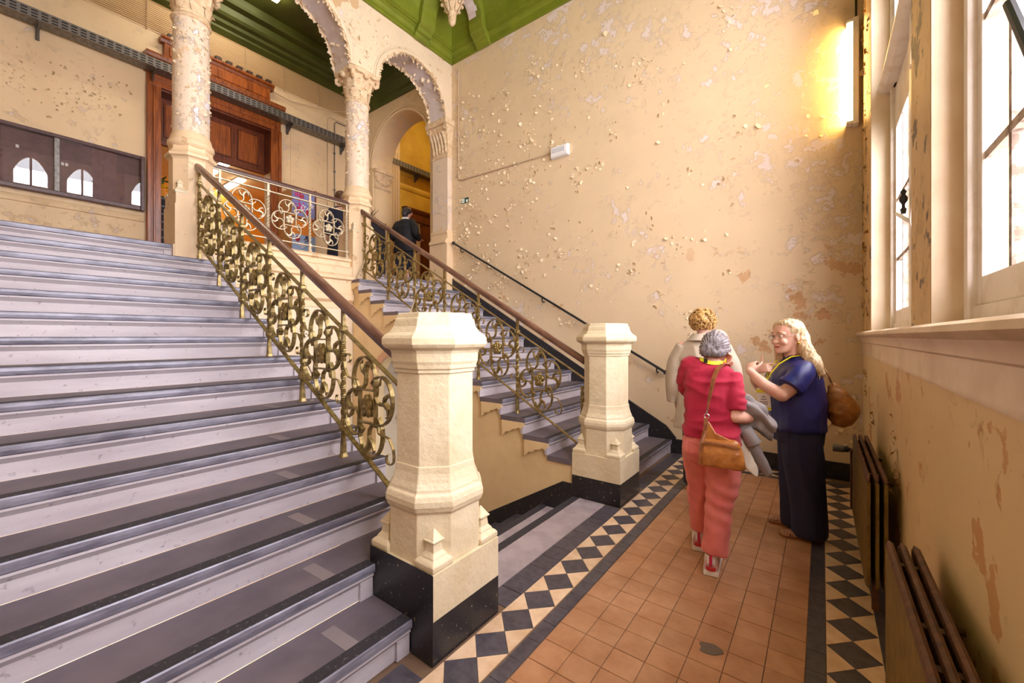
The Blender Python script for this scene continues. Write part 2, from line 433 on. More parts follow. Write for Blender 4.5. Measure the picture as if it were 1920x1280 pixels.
# sill: rounded nosing, cavetto and flat fascia
b = MB()
b.prism([(XW+.18,SZ+.0),(XW-.035,SZ-.012),(XW-.062,SZ-.024),(XW-.066,SZ-.042),(XW-.05,SZ-.06),(XW-.034,SZ-.064),(XW-.03,SZ-.075),(XW-.022,SZ-.09),(XW-.02,SZ-.112),(XW-.01,SZ-.12),(XW-.008,SZ-.205),(XW-.012,SZ-.212),(XW-.012,SZ-.228),(XW,SZ-.232),(XW+.18,SZ-.232)], 'y', YF, 5.46)
struct('trim_1', b, M_SILL, smooth=True)
def window(n, y0, y1, leftmost):
    XO = .126 if n == 3 else .088
    w = empty('window_%d' % n, (XW + XO, (y0+y1)/2, SZ), kind='structure')
    ox, oy, oz = w.location
    def bx(*a):
        q = MB()
        for c in a: q.box(c[0]-ox, c[1]-ox, c[2]-oy, c[3]-oy, c[4]-oz, c[5]-oz)
        return q
    X = XW + XO; m = (y0 + y1) / 2 - (.12 if n == 3 else 0); ZT = 3.50
    bx((X,X+.07,y0,y0+.09,SZ,6.6),(X,X+.07,y1-.09,y1,SZ,6.6),(X,X+.07,y0+.09,y1-.09,SZ,SZ+.05)).build('frame', M_WHITEPAINT, w, bevel=.006)
    bx((X-.016,X+.02,y0+.055,y0+.10,SZ+.001,6.5),(X-.016,X+.02,y1-.10,y1-.055,SZ+.001,6.5)).build('frame_bead', M_WHITEPAINT, w, bevel=.008)
    bx((X-.02,X+.09,m-.10,m+.10,SZ,6.6)).build('mullion', M_WHITEPAINT, w, bevel=.012)
    tr = MB(); tr.prism([(X+.1-ox,ZT-oz),(X-.05-ox,ZT-oz),(X-.085-ox,ZT+.03-oz),(X-.085-ox,ZT+.055-oz),(X-.05-ox,ZT+.08-oz),(X-.05-ox,ZT+.12-oz),(X-.02-ox,ZT+.16-oz),(X+.1-ox,ZT+.16-oz)], 'y', y0-oy, y1-oy)
    tr.build('transom', M_WHITEPAINT, w)
    for a, c in ((y0 + .09, m - .10), (m + .10, y1 - .09)):
        # opening casement below the transom, fixed arched light above it
        s = bx((X+.01,X+.055,a,a+.055,SZ+.05,ZT),(X+.01,X+.055,c-.055,c,SZ+.05,ZT),(X+.012,X+.053,a+.05,c-.05,SZ+.05,SZ+.15),(X+.012,X+.053,a+.05,c-.05,3.16,ZT-.002)).build('casement', M_WHITEPAINT, w, bevel=.006)
        mm = (a + c) / 2
        for zz in (2.11, 2.58):
            bx((X+.018,X+.045,a+.05,c-.05,zz-.014,zz+.014)).build('glazing_bar', M_BAR, s)
        for fr in (1/3, 2/3):
            yb = a + .055 + (c - a - .11)*fr; bx((X+.019,X+.046,yb-.012,yb+.012,SZ+.14,3.17)).build('glazing_bar', M_BAR, s)
        bx((X+.03,X+.034,a+.04,c-.04,SZ+.13,ZT-.08)).build('pane', M_GLASS, s)
        hw = (c - a) / 2 - .09; q = MB(); zs, zc = 6.02, 6.42
        top = [(mm + hw*t - oy, zs + (zc - zs)*(1 - abs(t)**2.0) - oz) for t in [-1 + i/7 for i in range(15)]]
        for i in range(14):
            q.prism([top[i], top[i+1], (top[i+1][0], 6.6 - oz), (top[i][0], 6.6 - oz)], 'x', X - ox, X + .07 - ox)
        q.box(X-ox, X+.07-ox, a-oy, a+.09-oy, ZT-oz, 6.6-oz); q.box(X-ox, X+.07-ox, c-.09-oy, c-oy, ZT-oz, 6.6-oz)
        q.build('arched_head', M_WHITEPAINT, w)
        for zz in (4.25, 4.95, 5.65):
            bx((X+.018,X+.045,a+.02,c-.02,zz-.022,zz+.022)).build('glazing_bar', M_WHITEPAINT, w)
        bx((X+.018,X+.045,mm-.024,mm+.024,ZT+.1,6.42)).build('glazing_bar', M_WHITEPAINT, w)
        bx((X+.03,X+.034,a+.02,c-.02,ZT+.1,6.4)).build('pane', M_GLASS, w)
    # espagnolette handle on the far casement, lever bar
    if n == 3:
        yy = m - .08
        h = MB(); h.tube([(X-.03-ox,yy-oy,2.18-oz),(X-.055-ox,yy+.05-oy,2.22-oz),(X-.075-ox,yy+.2-oy,2.29-oz)], .011, 8); h.tube([(X-.02-ox,yy-.01-oy,2.10-oz),(X-.03-ox,yy-oy,2.2-oz),(X-.02-ox,yy-.01-oy,2.30-oz)], .013, 8)
        h.build('window_handle', M_PLASTIC, w, smooth=True)
        h = MB(); h.lathe([(.012,0),(.016,.03),(.008,.04),(.008,.06),(.02,.08),(.022,.1),(.01,.12),(.016,.14),(.006,.155)], 10, (X-.05-ox, yy+.14-oy, 2.27-oz)); h.build('handle_knob', M_BLACKIRON, w, smooth=True)
        h = MB(); h.tube([(X-.012-ox, yy-oy, 1.62-oz),(X-.012-ox, yy-oy, 3.45-oz)], .011, 8); h.box(X-.04-ox,X-ox,yy-.03-oy,yy+.03-oy,3.12-oz,3.28-oz); h.build('bolt_rod', M_REVEAL, w)
    if n == 2:
        h = MB(); h.tube([(X-.022-ox, 1.675-oy, 2.385-oz), (X-.018-ox, 1.30-oy, 1.82-oz)], .014, 10); h.build('stay_bar', M_BLACKIRON, w)
    return w
for i, (y0, y1) in enumerate(WIN): window(i + 1, y0, y1, i == 0)

# wall behind the camera, unseen but closing the hall
b = MB(); b.box(XL - .3, XW + .7, YF - .3, YF, -2.6, 7.6); struct('wall_front', b, M_LAND)

# ---- arcade wall at the head of the stairs
SPR = 5.50
ARCH = [(.62, .74), (2.64, .80), (4.645, .72)]
ys = set([YF, YB])
for c, r in ARCH:
    for i in range(33): ys.add(round(c + r*math.cos(PI*i/32), 5))
ys = sorted(ys)
b = MB()
def soff(y):
    for c, r in ARCH:
        if abs(y - c) < r + 1e-4: return SPR + math.sqrt(max(0, r*r - (y-c)**2))
    return SPR
for y0, y1 in zip(ys, ys[1:]):
    mid = (y0 + y1)/2; ins = any(abs(mid-c) < r for c, r in ARCH)
    z0, z1 = (soff(y0), soff(y1)) if ins else (SPR - .0, SPR - .0)
    if not ins and mid > 5.36: z0 = z1 = SPR
    b.prism([(y0,z0),(y1,z1),(y1,7.6),(y0,7.6)], 'x', XA2, XA)
wall_arcade = struct('wall_left', b, M_ARCADE)
for c, r in ARCH:
    for rr, w, pr in ((r + .008, .05, .03), (r + .062, .026, .018)):
        q = MB(); n = 40
        ring = lambda a: [(XA, c + rr*math.cos(a), SPR + rr*math.sin(a)), (XA + pr*.7, c + rr*math.cos(a), SPR + rr*math.sin(a)), (XA + pr, c + (rr+w*.5)*math.cos(a), SPR + (rr+w*.5)*math.sin(a)), (XA + pr*.6, c + (rr+w)*math.cos(a), SPR + (rr+w)*math.sin(a)), (XA, c + (rr+w)*math.cos(a), SPR + (rr+w)*math.sin(a))]
        q.loft([ring(PI*k/n) for k in range(n + 1)]); q.build('archivolt', M_ARCADE, wall_arcade, smooth=True)
for c, r in ARCH:
    q = MB(); q.loft([[(XA - .012, c + (r-e)*math.cos(a), SPR + (r-e)*math.sin(a)) for e in (-.01,.004)] + [(XA2 + .012, c + (r-e)*math.cos(a), SPR + (r-e)*math.sin(a)) for e in (.004,-.01)] for a in [PI*(.0 + k/40) for k in range(41)]]); q.build('soffit', M_SOFFIT, wall_arcade, smooth=True)
rnd = random.Random(11); b = MB()
# ragged sheets of paint hanging along both edges of each arch
for c, r in ARCH:
    for x, sx in ((XA + .006, 1), (XA - .02, 1), (XA2 - .004, -1)):
        n = 150; dep = [max(.002, .030 + .045*mnoise_(k*.23 + x*7 + c) + .022*rnd.uniform(-1, 1)) for k in range(n + 1)]
        for k in range(n):
            if dep[k] < .008 and dep[k+1] < .008: continue
            a0, a1 = PI*k/n, PI*(k+1)/n; pt = lambda a, rr, xx: (xx, c + rr*math.cos(a), SPR + rr*math.sin(a))
            ox_ = sx*rnd.uniform(.004, .022)
            b.add([pt(a0, r + .012, x), pt(a1, r + .012, x), pt(a1, r - dep[k+1]*.5, x + ox_*.4), pt(a0, r - dep[k]*.5, x + ox_*.4), pt(a1, r - dep[k+1], x + ox_), pt(a0, r - dep[k], x + ox_)], [(0,1,2,3), (3,2,4,5)])
for c, r in ARCH:
    for k in range(300):
        a = rnd.uniform(.02, .98)*PI; e = rnd.choice((0, 0, 1, 2)); s = .012 + .05*rnd.random()**2
        x = XA + rnd.gauss(0, .015) if e == 0 else (XA2 + rnd.uniform(0, .05) if e == 1 else rnd.uniform(XA2, XA))
        rr = r - .001; p = Vector((x, c + rr*math.cos(a), SPR + rr*math.sin(a))); tg = Vector((0, -math.sin(a), math.cos(a))); nn = Vector((0, -math.cos(a), -math.sin(a))); ax = Vector((1,0,0))
        th = rnd.uniform(0, 2*PI); d = tg*math.cos(th) + ax*math.sin(th); f = tg*-math.sin(th) + ax*math.cos(th)
        hang = Vector((0,0,-1))*s*rnd.uniform(.1, .9)*(1 if e else .6) if e != 2 else nn*s*.5
        pts = [p - f*s*.5, p + f*s*.5, p + f*s*.45 + d*s*.5 + nn*s*.3 + hang*.4, p - f*s*.4 + d*s*.5 + nn*s*.3 + hang*.4, p + f*s*.1 + d*s*.8 + nn*s*.5 + hang, p - f*s*.3 + d*s*.7 + nn*s*.6 + hang]
        b.add(pts, [(0,1,2,3),(3,2,4,5)])
o = b.build('paint_flakes', M_FLAKE, wall_arcade); o['kind'] = 'stuff'
flakes('spandrel_flakes', M_FLAKE, wall_arcade, [(rnd.uniform(3.2, 4.1), rnd.uniform(5.7, 6.5), .06, .08, 8) for _ in range(16)], 0,
       lambda u, v, w: (XA + w, u, v) if not any((u-c)**2 + (v-SPR)**2 < (r+.1)**2 for c, r in ARCH) and v < 6.52 else None, 21)

# ---- green ceiling of the hall: moulded cornice, coves with ribs, flat
def cornice(mb, A, B, inward, prof):
    """sweep a (out, up) profile along the wall line A-B with mitred ends"""
    A = Vector(A); B = Vector(B); i = Vector(inward); d = (B-A).normalized()
    rings = []
    for P_, sg in ((A, 1), (B, -1)):
        rings.append([tuple(P_ + i*o_ + d*o_*sg + Vector((0,0,u_))) for o_, u_ in prof])
    mb.loft(rings, cap=False, closed=False)
CP = [(0,0),(.035,.0),(.035,.045),(.055,.05),(.06,.09),(.075,.12),(.105,.135),(.105,.16),(.14,.165),(.14,.185),(.165,.19),(.165,.235)]
CV = [(.165,.235),(.17,.30)] + [(.17 + .62*(1-math.cos(R(a))), .30 + .52*math.sin(R(a))) for a in range(10, 91, 10)]
RC = [(XA,YF,6.55),(XW,YF,6.55),(XW,YB,6.55),(XA,YB,6.55)]
b = MB(); inw = [(0,1,0),(-1,0,0),(0,-1,0),(1,0,0)]
for k in range(4): cornice(b, RC[k], RC[(k+1)%4], inw[k], CP)
struct('trim_2', b, M_GREEN)
b = MB()
for k in range(4): cornice(b, RC[k], RC[(k+1)%4], inw[k], CV)
b.box(XA, XW, YF, YB, 7.36, 7.5)
ceiling = struct('ceiling', b, M_GREEN)
def rib(axis, c, w):
    q = MB(); pr = [(o_ + .10*math.cos(R(min(90, max(0, i*9)))), u_ - .10*math.sin(R(i*9))) for i, (o_, u_) in enumerate(CV)]
    prof = [(.03,-.02),(.09,.0),(.10,.05),(.15,.06),(.17,.11),(.21,.14),(.24,.17),(.25,.21)] + pr[1:]
    rings = []
    for s_ in (c - w/2, c + w/2):
        ring = []
        for o_, u_ in prof:
            ring.append((XA + o_, s_, 6.55 + u_) if axis == 'y' else (s_, YB - o_, 6.55 + u_))
        top = [(XA, s_, 7.4), (XA, s_, 6.55)] if axis == 'y' else [(s_, YB, 7.4), (s_, YB, 6.55)]
        rings.append(ring + top)
    q.loft(rings); q.build('cove_rib', M_GREEN, ceiling, bevel=.01)
rib('y', 4.74, .30); rib('x', -4.72, .30)
rib('y', 2.1, .30); rib('x', -2.0, .30)

q = MB(); G_ = 14
for i in range(G_):
    for k in range(len(CV) - 2):
        x0 = -4.865 + .29*i/G_; x1 = x0 + .29/G_; an = lambda q: R(min(90, q*9)); (o0, u0), (o1, u1) = [(CV[q][0] + .104*math.cos(an(q)), CV[q][1] - .104*math.sin(an(q))) for q in (k+1, k+2)]
        d_ = abs((i + .5)/G_ - .38 + .03*math.sin(k*2.1))
        if d_ < .36 - .02*abs(k - 3.5) + .08*mnoise_(i*.9 + k*1.7) and 0 < k < 8:
            q.add([(x0, YB - o0 - .005, 6.55 + u0 - .004), (x1, YB - o0 - .005, 6.55 + u0 - .004), (x1, YB - o1 - .005, 6.55 + u1 - .006), (x0, YB - o1 - .005, 6.55 + u1 - .006)], [(0,1,2,3)])
q.build('bare_patch', M_SOFFIT, ceiling)
# ---- landing: slab, walls, ceiling
DY0, DY1, DZ = 1.95, 3.66, LZ + 3.38             # doorway opening
b = MB(); b.box(-13.2, XA2 + .0, YF, YB + 3.4, LZ - .3, LZ); b.box(XA2, XA - .16, YF, YB, LZ - .3, LZ - .002)
struct('floor_landing', b, simple('landing_floor', srgb(150,120,100), .4))
b = MB(); b.box(XL - .3, XL, YF, DY0, LZ, 7.4); b.box(XL - .3, XL, DY1, 9.2, LZ, 7.4); b.box(XL - .3, XL, DY0, DY1, DZ, 7.4)
wall_landing = struct('wall_landing', b, M_LAND)
b = MB(); b.prism([(XL,3.30),(XL+.016,3.31),(XL+.022,3.35),(XL+.012,3.39),(XL,3.40)], 'y', YF, DY0 - .18); b.build('dado_rail', M_LAND, wall_landing)
b = MB(); b.box(XL, XL + .012, 4.02, 4.10, LZ, 6.0); b.build('panel_edge', M_LAND, wall_landing)
flakes('paint_flakes', simple('dark_flake', srgb(222,192,150), .6, c2=srgb(150,120,88), scale=40), wall_landing,
       [(rnd.uniform(.3,1.6), rnd.uniform(4.6,5.5), .1, .07, 12) for _ in range(18)] + [(rnd.uniform(4.1,4.5), rnd.uniform(4.0,5.0), .06, .1, 8) for _ in range(7)], 0,
       lambda u, v, w: (XL + w, u, v) if v > 4.4 or u > 3.95 else None, 31, .004, .028)
# cross wall with the inner arch, carrying on the line of the end wall
IC, IR, IS = -7.07, .94, 5.23
b = MB(); b.box(XL, IC - IR, YB, YB + .5, LZ, 7.4)
b.box(IC + IR, XA2 + .02, YB, YB + .5, LZ, 7.4)
for k in range(24):
    x0, x1 = IC - IR*math.cos(PI*k/24), IC - IR*math.cos(PI*(k+1)/24)
    b.prism([(x0, IS + IR*math.sin(PI*k/24)), (x1, IS + IR*math.sin(PI*(k+1)/24)), (x1, 7.4), (x0, 7.4)], 'y', YB, YB + .5)
wall_cross = struct('wall_cross', b, M_LAND)
for rr, w, pr in ((IR + .006, .05, .03), (IR + .075, .04, .03)):
    q = MB(); ring = lambda a: [(IC + rr*math.cos(a), YB, IS + rr*math.sin(a)), (IC + rr*math.cos(a), YB - pr*.7, IS + rr*math.sin(a)), (IC + (rr+w*.5)*math.cos(a), YB - pr, IS + (rr+w*.5)*math.sin(a)), (IC + (rr+w)*math.cos(a), YB - pr*.6, IS + (rr+w)*math.sin(a)), (IC + (rr+w)*math.cos(a), YB, IS + (rr+w)*math.sin(a))]
    q.loft([ring(PI*k/36) for k in range(37)]); q.build('archivolt', M_LAND, wall_cross, smooth=True)
xj = IC - IR
q = MB(); q.box(xj, xj + .03, YB + .05, YB + .45, LZ, 4.80); q.box(xj + .03, xj + .036, YB + .09, YB + .41, LZ + .3, 4.72); q.build('pilaster', M_LAND, wall_cross, bevel=.006)
q = MB(); q.loft([[(xj, YB+.05-e, z), (xj+.03+p, YB+.05-e, z), (xj+.03+p, YB+.45+e, z), (xj, YB+.45+e, z)] for z, p, e in ((4.80,0,0),(4.83,.03,.02),(4.86,.01,.005),(5.0,.02,.01),(5.15,.06,.03),(5.16,.08,.05),(5.22,.09,.06),(5.23,.05,.03))])
for yy in (YB+.06, YB+.44): q.tube([(xj+.07, yy + .05*math.cos(R(a))*(1-a/900), 5.08 + .05*math.sin(R(a))*(1-a/900)) for a in range(0, 560, 40)], .022, 6)
for k in range(6): q.sphere((xj+.05, YB + .10 + .06*k, 4.95 + .03*math.cos(k*1.3)), .04, 8, 6)
q.build('capital', M_CAPITAL, wall_cross, smooth=True)
q = MB(); q.box(XL + .01, XL + .24, YB + .62, YB + 1.02, LZ, 7.0); q.build('fluted_pier', M_LAND, wall_cross)
rib_ = MB().box(0, .016, -.018, .018, LZ + .3, 6.0).mesh('flute', M_LAND)
for k in range(5): link('flute', rib_, wall_cross, (XL + .24, YB + .68 + k*.07, 0))
# corridor through the arch, lit by its own warm lamps
b = MB(); b.box(XL, -5.4, YB + 3.3, YB + 3.6, LZ, 7.4); b.box(-5.9, -5.6, YB + .35, YB + 3.4, LZ, 7.4)
struct('wall_corridor', b, M_YELLOWLIT)
b = MB(); b.box(XL, XL + .008, YB + .42, YB + 3.3, LZ, 7.3); b.build('corridor_face', M_YELLOWLIT, wall_landing)
b = MB(); b.prism([(XL,5.26),(XL+.03,5.27),(XL+.05,5.33),(XL+.03,5.40),(XL,5.42)], 'y', YB + .42, YB + 3.3); b.box(XL, XL + .03, YB + .42, YB + 3.3, 5.62, 5.66); b.build('corridor_moulding', M_YELLOWLIT, wall_landing)
# dark green landing ceiling with its mouldings
b = MB(); GZ = 6.86
b.box(XL - .1, XA2 + .1, YF, YB + 3.4, 7.36, 7.5)
GP = [(0,0),(.02,0),(.10,.05),(.12,.06),(.12,.10),(.20,.13),(.22,.18),(.30,.20),(.34,.24),(.36,.34),(.48,.36),(.50,.40),(.52,.5)]
for A_, B_, iw in (((XL,YF,GZ),(XL,YB,GZ),(1,0,0)), ((XA2,YB,GZ),(XA2,YF,GZ),(-1,0,0))): cornice(b, A_, B_, iw, GP)
cornice(b, (XL,YB,6.5), (XA2,YB,6.5), (0,-1,0), [(0,0),(.03,0),(.04,.1),(.10,.12),(.12,.3),(.2,.34),(.22,.86)])
struct('ceiling_landing', b, M_GREENDK)
# frieze of thin cables under the green
frz = empty('cable_run', (XL + .03, 2.3, 6.65), 0, 'bundle of thin cream parallel cables along the top of the landing wall', 'cables')
me = MB().tube([(0,-3.4,0),(0,3.2,0)], .007, 5).mesh('cable', simple('cable_cream', srgb(206,170,118), .5))
for k in range(15): link('cable', me, frz, (0, 0, -.235 + k*.031))
me = MB().box(-.02, .002, -.006, .006, -.27, .21).mesh('cable_clip', M_CONDUIT)
for k in range(9): link('cable_clip', me, frz, (0, -2.6 + .7*k, 0))

# ---- dado and parapet between the columns under the landing rail
b = MB(); b.box(XA2, XA - .012, 1.38, 3.90, 1.0, LZ - .002)
b.box(XA2 - .02, XA - .02, YF, 1.38, -2.6, LZ - .3)
b.box(XA2, XA - .02, 1.38, 3.9, -2.6, 1.0); b.box(XA2 - .02, XA - .02, 3.9, YB, -2.6, LZ - .3)
wall_under = struct('wall_under_landing', b, M_ARCADE)
b = MB(); b.prism([(XA2,LZ),(XA+.0,LZ),(XA+.0,2.40),(XA+.05,2.36),(XA+.06,2.32),(XA+.02,2.30),(XA+.02,2.12),(XA+.05,2.10),(XA+.05,2.02),(XA+.0,1.98),(XA,1.90),(XA2,1.90)], 'y', 1.80, 3.48)
b.build('fascia_moulding', M_PEDESTAL, wall_under)
b = MB(); b.prism([(XA2+.02,2.495),(XA2+.02,2.66),(XA-.09,2.66),(XA-.04,2.63),(XA-.04,2.60),(XA-.07,2.585),(XA-.07,2.52),(XA-.02,2.515),(XA-.0,2.492),(XA2+.02,2.492)], 'y', 1.79, 3.50)
b.build('parapet', M_PEDESTAL, wall_under)
# ================================================================ stairs
def nosex(i): return X0 - GO * i
def flight(label, y0f, y1f, endsign, group):
    """y0f/y1f give the two ends of step i; endsign: side with the open, bracketed ends"""
    root = empty('staircase', (-1.55, (y0f(8) + y1f(8))/2, 0), 0, label, 'staircase', group)
    ox, oy, oz = root.location
    cache = {}
    for i in range(1, 16):
        y0, y1 = y0f(i), y1f(i); L = y1 - y0
        xn, z = nosex(i), RISE * i
        depth = GO + .03 if i < 15 else .33
        key = (round(L, 3), i == 15)
        if key not in cache:
            h = L/2
            t = MB(); t.prism([(-depth, -.05), (-depth, 0), (-.012, 0), (-.012, -.05)], 'y', -h, h)
            g_ = MB(); g_.prism([(-.068, -.002), (-.068, .0016), (-.004, .0016), (-.004, -.002)], 'y', -h + .002, h - .002)
            n_ = MB(); n_.prism([(-.014, -.047), (-.014, -.0005), (-.004, 0), (0, -.006), (.002, -.022), (0, -.040), (-.006, -.047)], 'y', -h, h)
            r_ = MB(); r_.prism([(-.06, -RISE + .001), (-.032, -RISE + .001), (-.030, -.085), (-.024, -.078), (-.014, -.066), (-.006, -.058), (-.006, -.047), (-.06, -.047)], 'y', -h + .004, h - .004)
            cache[key] = [t.mesh('tread', M_TREAD), g_.mesh('nosing_grip', M_GRIP), n_.mesh('nosing', M_NOSE), r_.mesh('riser', M_RISER)]
        for nm, me in zip(('tread', 'nosing_grip', 'nosing', 'riser'), cache[key]):
            link(nm, me, root, (xn - ox, (y0+y1)/2 - oy, z - oz))
        # small end blocks of the risers
        b = MB(); e0, e1 = y1 - .075, y1 - .003
        b.box(xn - .03 - ox, xn - .016 - ox, e0 - oy, e1 - oy, z - RISE + .001, z - .07); b.build('riser_block', M_RISER, root)
    if endsign > 0: fy0, fy1 = 1.283, 1.76
    else: fy0, fy1 = 3.47, 3.946
    b = MB(); b.box(-2.16 - ox, -1.888 - ox, fy0 - oy, fy1 - oy, RISE*2 - .05 - oz, RISE*2 - oz); b.build('tread', M_TREAD, root)
    return root
near = flight('wide grey stone stair with metal nosings climbing on the camera side of the cream newel', lambda i: YF, lambda i: 1.283 if i <= 2 else (1.392 if i == 15 else 1.79), 1, None)
far = flight('grey stone stair climbing beside the tall flaking cream wall with black handrail', lambda i: 3.946 if i <= 2 else (3.93 if i == 15 else 3.455), lambda i: YB - .02, -1, None)
# paler tape marks across the lower treads of the near flight
for i, yy in ((1, 1.02), (2, 1.08), (3, 1.14), (4, 1.20), (5, 1.28), (6, 1.36)):
    b = MB(); b.box(-.255, -.07, -.032, .032, -.0005, .0012)
    o = b.build('tape_mark', M_TAPE, near, loc=(nosex(i) + 1.55, yy - near.location.y, RISE*i)); o.rotation_euler = (0, 0, R(3))
# cream string wall under the far flight with its arched opening, and the hidden one under the near flight
def string_wall(y0, y1, arch):
    b = MB(); xs = {-1.885, XA}
    for i in range(3, 16): xs.add(round(nosex(i) - .032, 4))
    ac, ar, az = -4.50, .48, .78
    if arch:
        for k in range(17): xs.add(round(ac + ar*math.cos(PI*k/16), 4))
    xs = sorted(x for x in xs if x >= XA)
    for x0, x1 in zip(xs, xs[1:]):
        m = (x0 + x1)/2; i = max(2, min(15, math.floor((X0 - m - .032)/GO))); zt = RISE*i - .05
        if m > nosex(3): zt = RISE*2 - .05
        f = lambda x: (az + math.sqrt(max(0, ar*ar - (x-ac)**2))) if arch and abs(m-ac) < ar else -2.7
        b.prism([(x0, f(x0)), (x1, f(x1)), (x1, zt), (x0, zt)], 'y', y0, y1)
    return b
ws = struct('wall_stair_string', string_wall(3.49, 3.62, True), M_STRING)
q = MB(); rr, w, pr = .49, .09, .03
ring = lambda a: [(-4.5 + rr*math.cos(a), 3.49, .78 + rr*math.sin(a)), (-4.5 + rr*math.cos(a), 3.49 - pr, .78 + rr*math.sin(a)), (-4.5 + (rr+w)*math.cos(a), 3.49 - pr, .78 + (rr+w)*math.sin(a)), (-4.5 + (rr+w)*math.cos(a), 3.49, .78 + (rr+w)*math.sin(a))]
q.loft([ring(PI*k/24) for k in range(25)]); q.build('archivolt', simple('pink_plaster', srgb(206,160,132), .6), ws, smooth=True)
wsn = struct('wall_stair_string', string_wall(1.63, 1.755, False), M_STRING)
q = MB(); q.prism([(-1.88,-.25),(-1.88,.105),(-2.0,.105),(-5.5,.105-3.5*s0),(-5.5,-2.4),(-2.0,-.40)], 'y', 3.474, 3.49); q.build('skirting', M_BLACKCHIP, ws)
# scrolled brackets under the open step ends
def bracket_mesh():
    b = MB(); pts = [(-.02,-.048),(-.02,-.085)] + [(-.03 - .05*t, -.09 - .018*math.sin(t*PI*1.0) - .012*t) for t in (0,.25,.5,.75,1)] + [(-.12,-.125),(-.165,-.13),(-.2,-.16),(-.25,-.165),(-.28,-.20),(-.30,-.214),(-.30,-.048)]
    b.prism(pts, 'y', -.02, .02); return b.mesh('step_bracket', M_STRING)
bm_ = bracket_mesh()
for i in range(3, 15):
    link('step_bracket', bm_, far, (nosex(i) + 1.55, 3.471 - far.location.y, RISE*i))
    link('step_bracket', bm_, near, (nosex(i) + 1.55, 1.774 - near.location.y, RISE*i))
# basement stair between the flights
bs = empty('basement_stair', (-1.87, 2.61, 0), 0, 'narrow dark stone stair going down between the two cream newels', 'staircase')
t = MB(); t.prism([(-GO-.03,-.05),(-GO-.03,0),(0,0),(0,-.05)], 'y', -.85, .85); tm_ = t.mesh('tread', M_SLAB)
t = MB(); t.box(-.075,.002,-.85,.85,-.05,.002); gm_ = t.mesh('nosing_grip', M_GRIP)
t = MB(); t.box(-.05,-.03,-.85,.85,-RISE,-.05); rm_ = t.mesh('riser', M_RISER)
for i in range(0, 13):
    # top edge of step i lies i risers below the hall
    if i: link('tread', tm_, bs, (-GO*(i-1), 0, -RISE*i))
    if i: link('nosing_grip', gm_, bs, (-GO*i, 0, -RISE*i))
    link('riser', rm_, bs, (-GO*i + .03, 0, -RISE*i))
b = MB(); b.box(XA2 - .1, -5.3, 1.7, 3.6, -2.4, -2.3); b.box(XA - .1, -1.8, 3.62, 5.6, -2.4, -2.3); b.box(XA-.1,-1.8,1.6,3.7,-2.8,-2.65); struct('floor_basement', b, M_SLAB)
b = MB(); b.box(XA, -1.9, 5.3, 5.36, -2.7, .2); struct('wall_basement', b, M_BLACK)

# ================================================================ newel pillars
def octa(h, c, z):
    return [(h,-h+c,z),(h,h-c,z),(h-c,h,z),(-h+c,h,z),(-h,h-c,z),(-h,-h+c,z),(-h+c,-h,z),(h-c,-h,z)]
def sq(h, z): return octa(h, .0015, z)
def newel_meshes():
    out = []
    b = MB(); b.loft([sq(.237,.2), sq(.237,.41), octa(.2365,.06,.4101)]); out.append(('base_block', b))
    b = MB(); b.loft([octa(.216,.115,.41), octa(.216,.115,.645), octa(.228,.122,.66), octa(.237,.127,.685), octa(.237,.127,.71), octa(.230,.123,.735), octa(.218,.117,.745), octa(.216,.116,.76), octa(.205,.112,.79), octa(.196,.108,.83), octa(.193,.106,.865)])
    out.append(('base_moulding', b))
    b = MB(); b.loft([octa(.187,.103,.86), octa(.187,.103,1.33)]); out.append(('shaft', b))
    b = MB(); b.loft([octa(.188,.103,1.315), octa(.196,.107,1.32), octa(.196,.107,1.335), octa(.203,.11,1.34), octa(.206,.112,1.36), octa(.212,.116,1.375), octa(.213,.117,1.415), octa(.219,.121,1.43), octa(.247,.137,1.445), octa(.257,.142,1.46), octa(.257,.142,1.49), octa(.247,.137,1.505), octa(.225,.127,1.52), octa(.205,.117,1.55), octa(.199,.113,1.578), octa(.196,.112,1.588), octa(.190,.108,1.592), octa(.184,.105,1.615), octa(.18,.102,1.618)])
    out.append(('cap', b))
    return out
def stop_mesh():
    b = MB(); r4 = lambda h, z: [(h,-h,z),(h,h,z),(-h,h,z),(-h,-h,z)]
    b.loft([r4(.062,0), r4(.066,.012), r4(.066,.03), r4(.058,.04), r4(.045,.05), r4(.044,.056), r4(.030,.075), r4(.026,.115), r4(.036,.12), r4(.036,.128), r4(.030,.132), r4(.003,.175)])
    return b
nm = [(n, b.mesh(n, M_NEWEL)) for n, b in newel_meshes()]
stm = stop_mesh().mesh('corner_stop', M_NEWEL)
bev = lambda o, w: (lambda m: (setattr(m, 'width', w), setattr(m, 'segments', 2), setattr(m, 'limit_method', 'ANGLE'), setattr(m, 'angle_limit', R(30))))(o.modifiers.new('bevel', 'BEVEL'))
def newel(y, label, stair_side):
    r = empty('newel_pillar', (-1.6475, y, 0), 0, label, 'pillar', None)
    for n, me in nm: bev(link(n, me, r), .004)
    b = MB(); b.loft([sq(.2372, 0), sq(.2372, .2)])
    f = stair_side
    b.prism([(-.2385,.0),(-.2385,.415),(.2385,.415),(.2385,.0)], 'y', f*.236, f*.2395) if f < 0 else None
    bev(b.build('black_plinth', M_BLACKCHIP, r), .003)
    for sx_ in (1, -1):
        for sy_ in (1, -1): bev(link('corner_stop', stm, r, (sx_*.168, sy_*.168, .41)), .003)
    return r
newel(1.5255, 'cream octagonal newel pillar on black plinth beside the lowest near steps', -1)
newel(3.7005, 'smaller looking cream newel pillar at the foot of the far stair', 1)

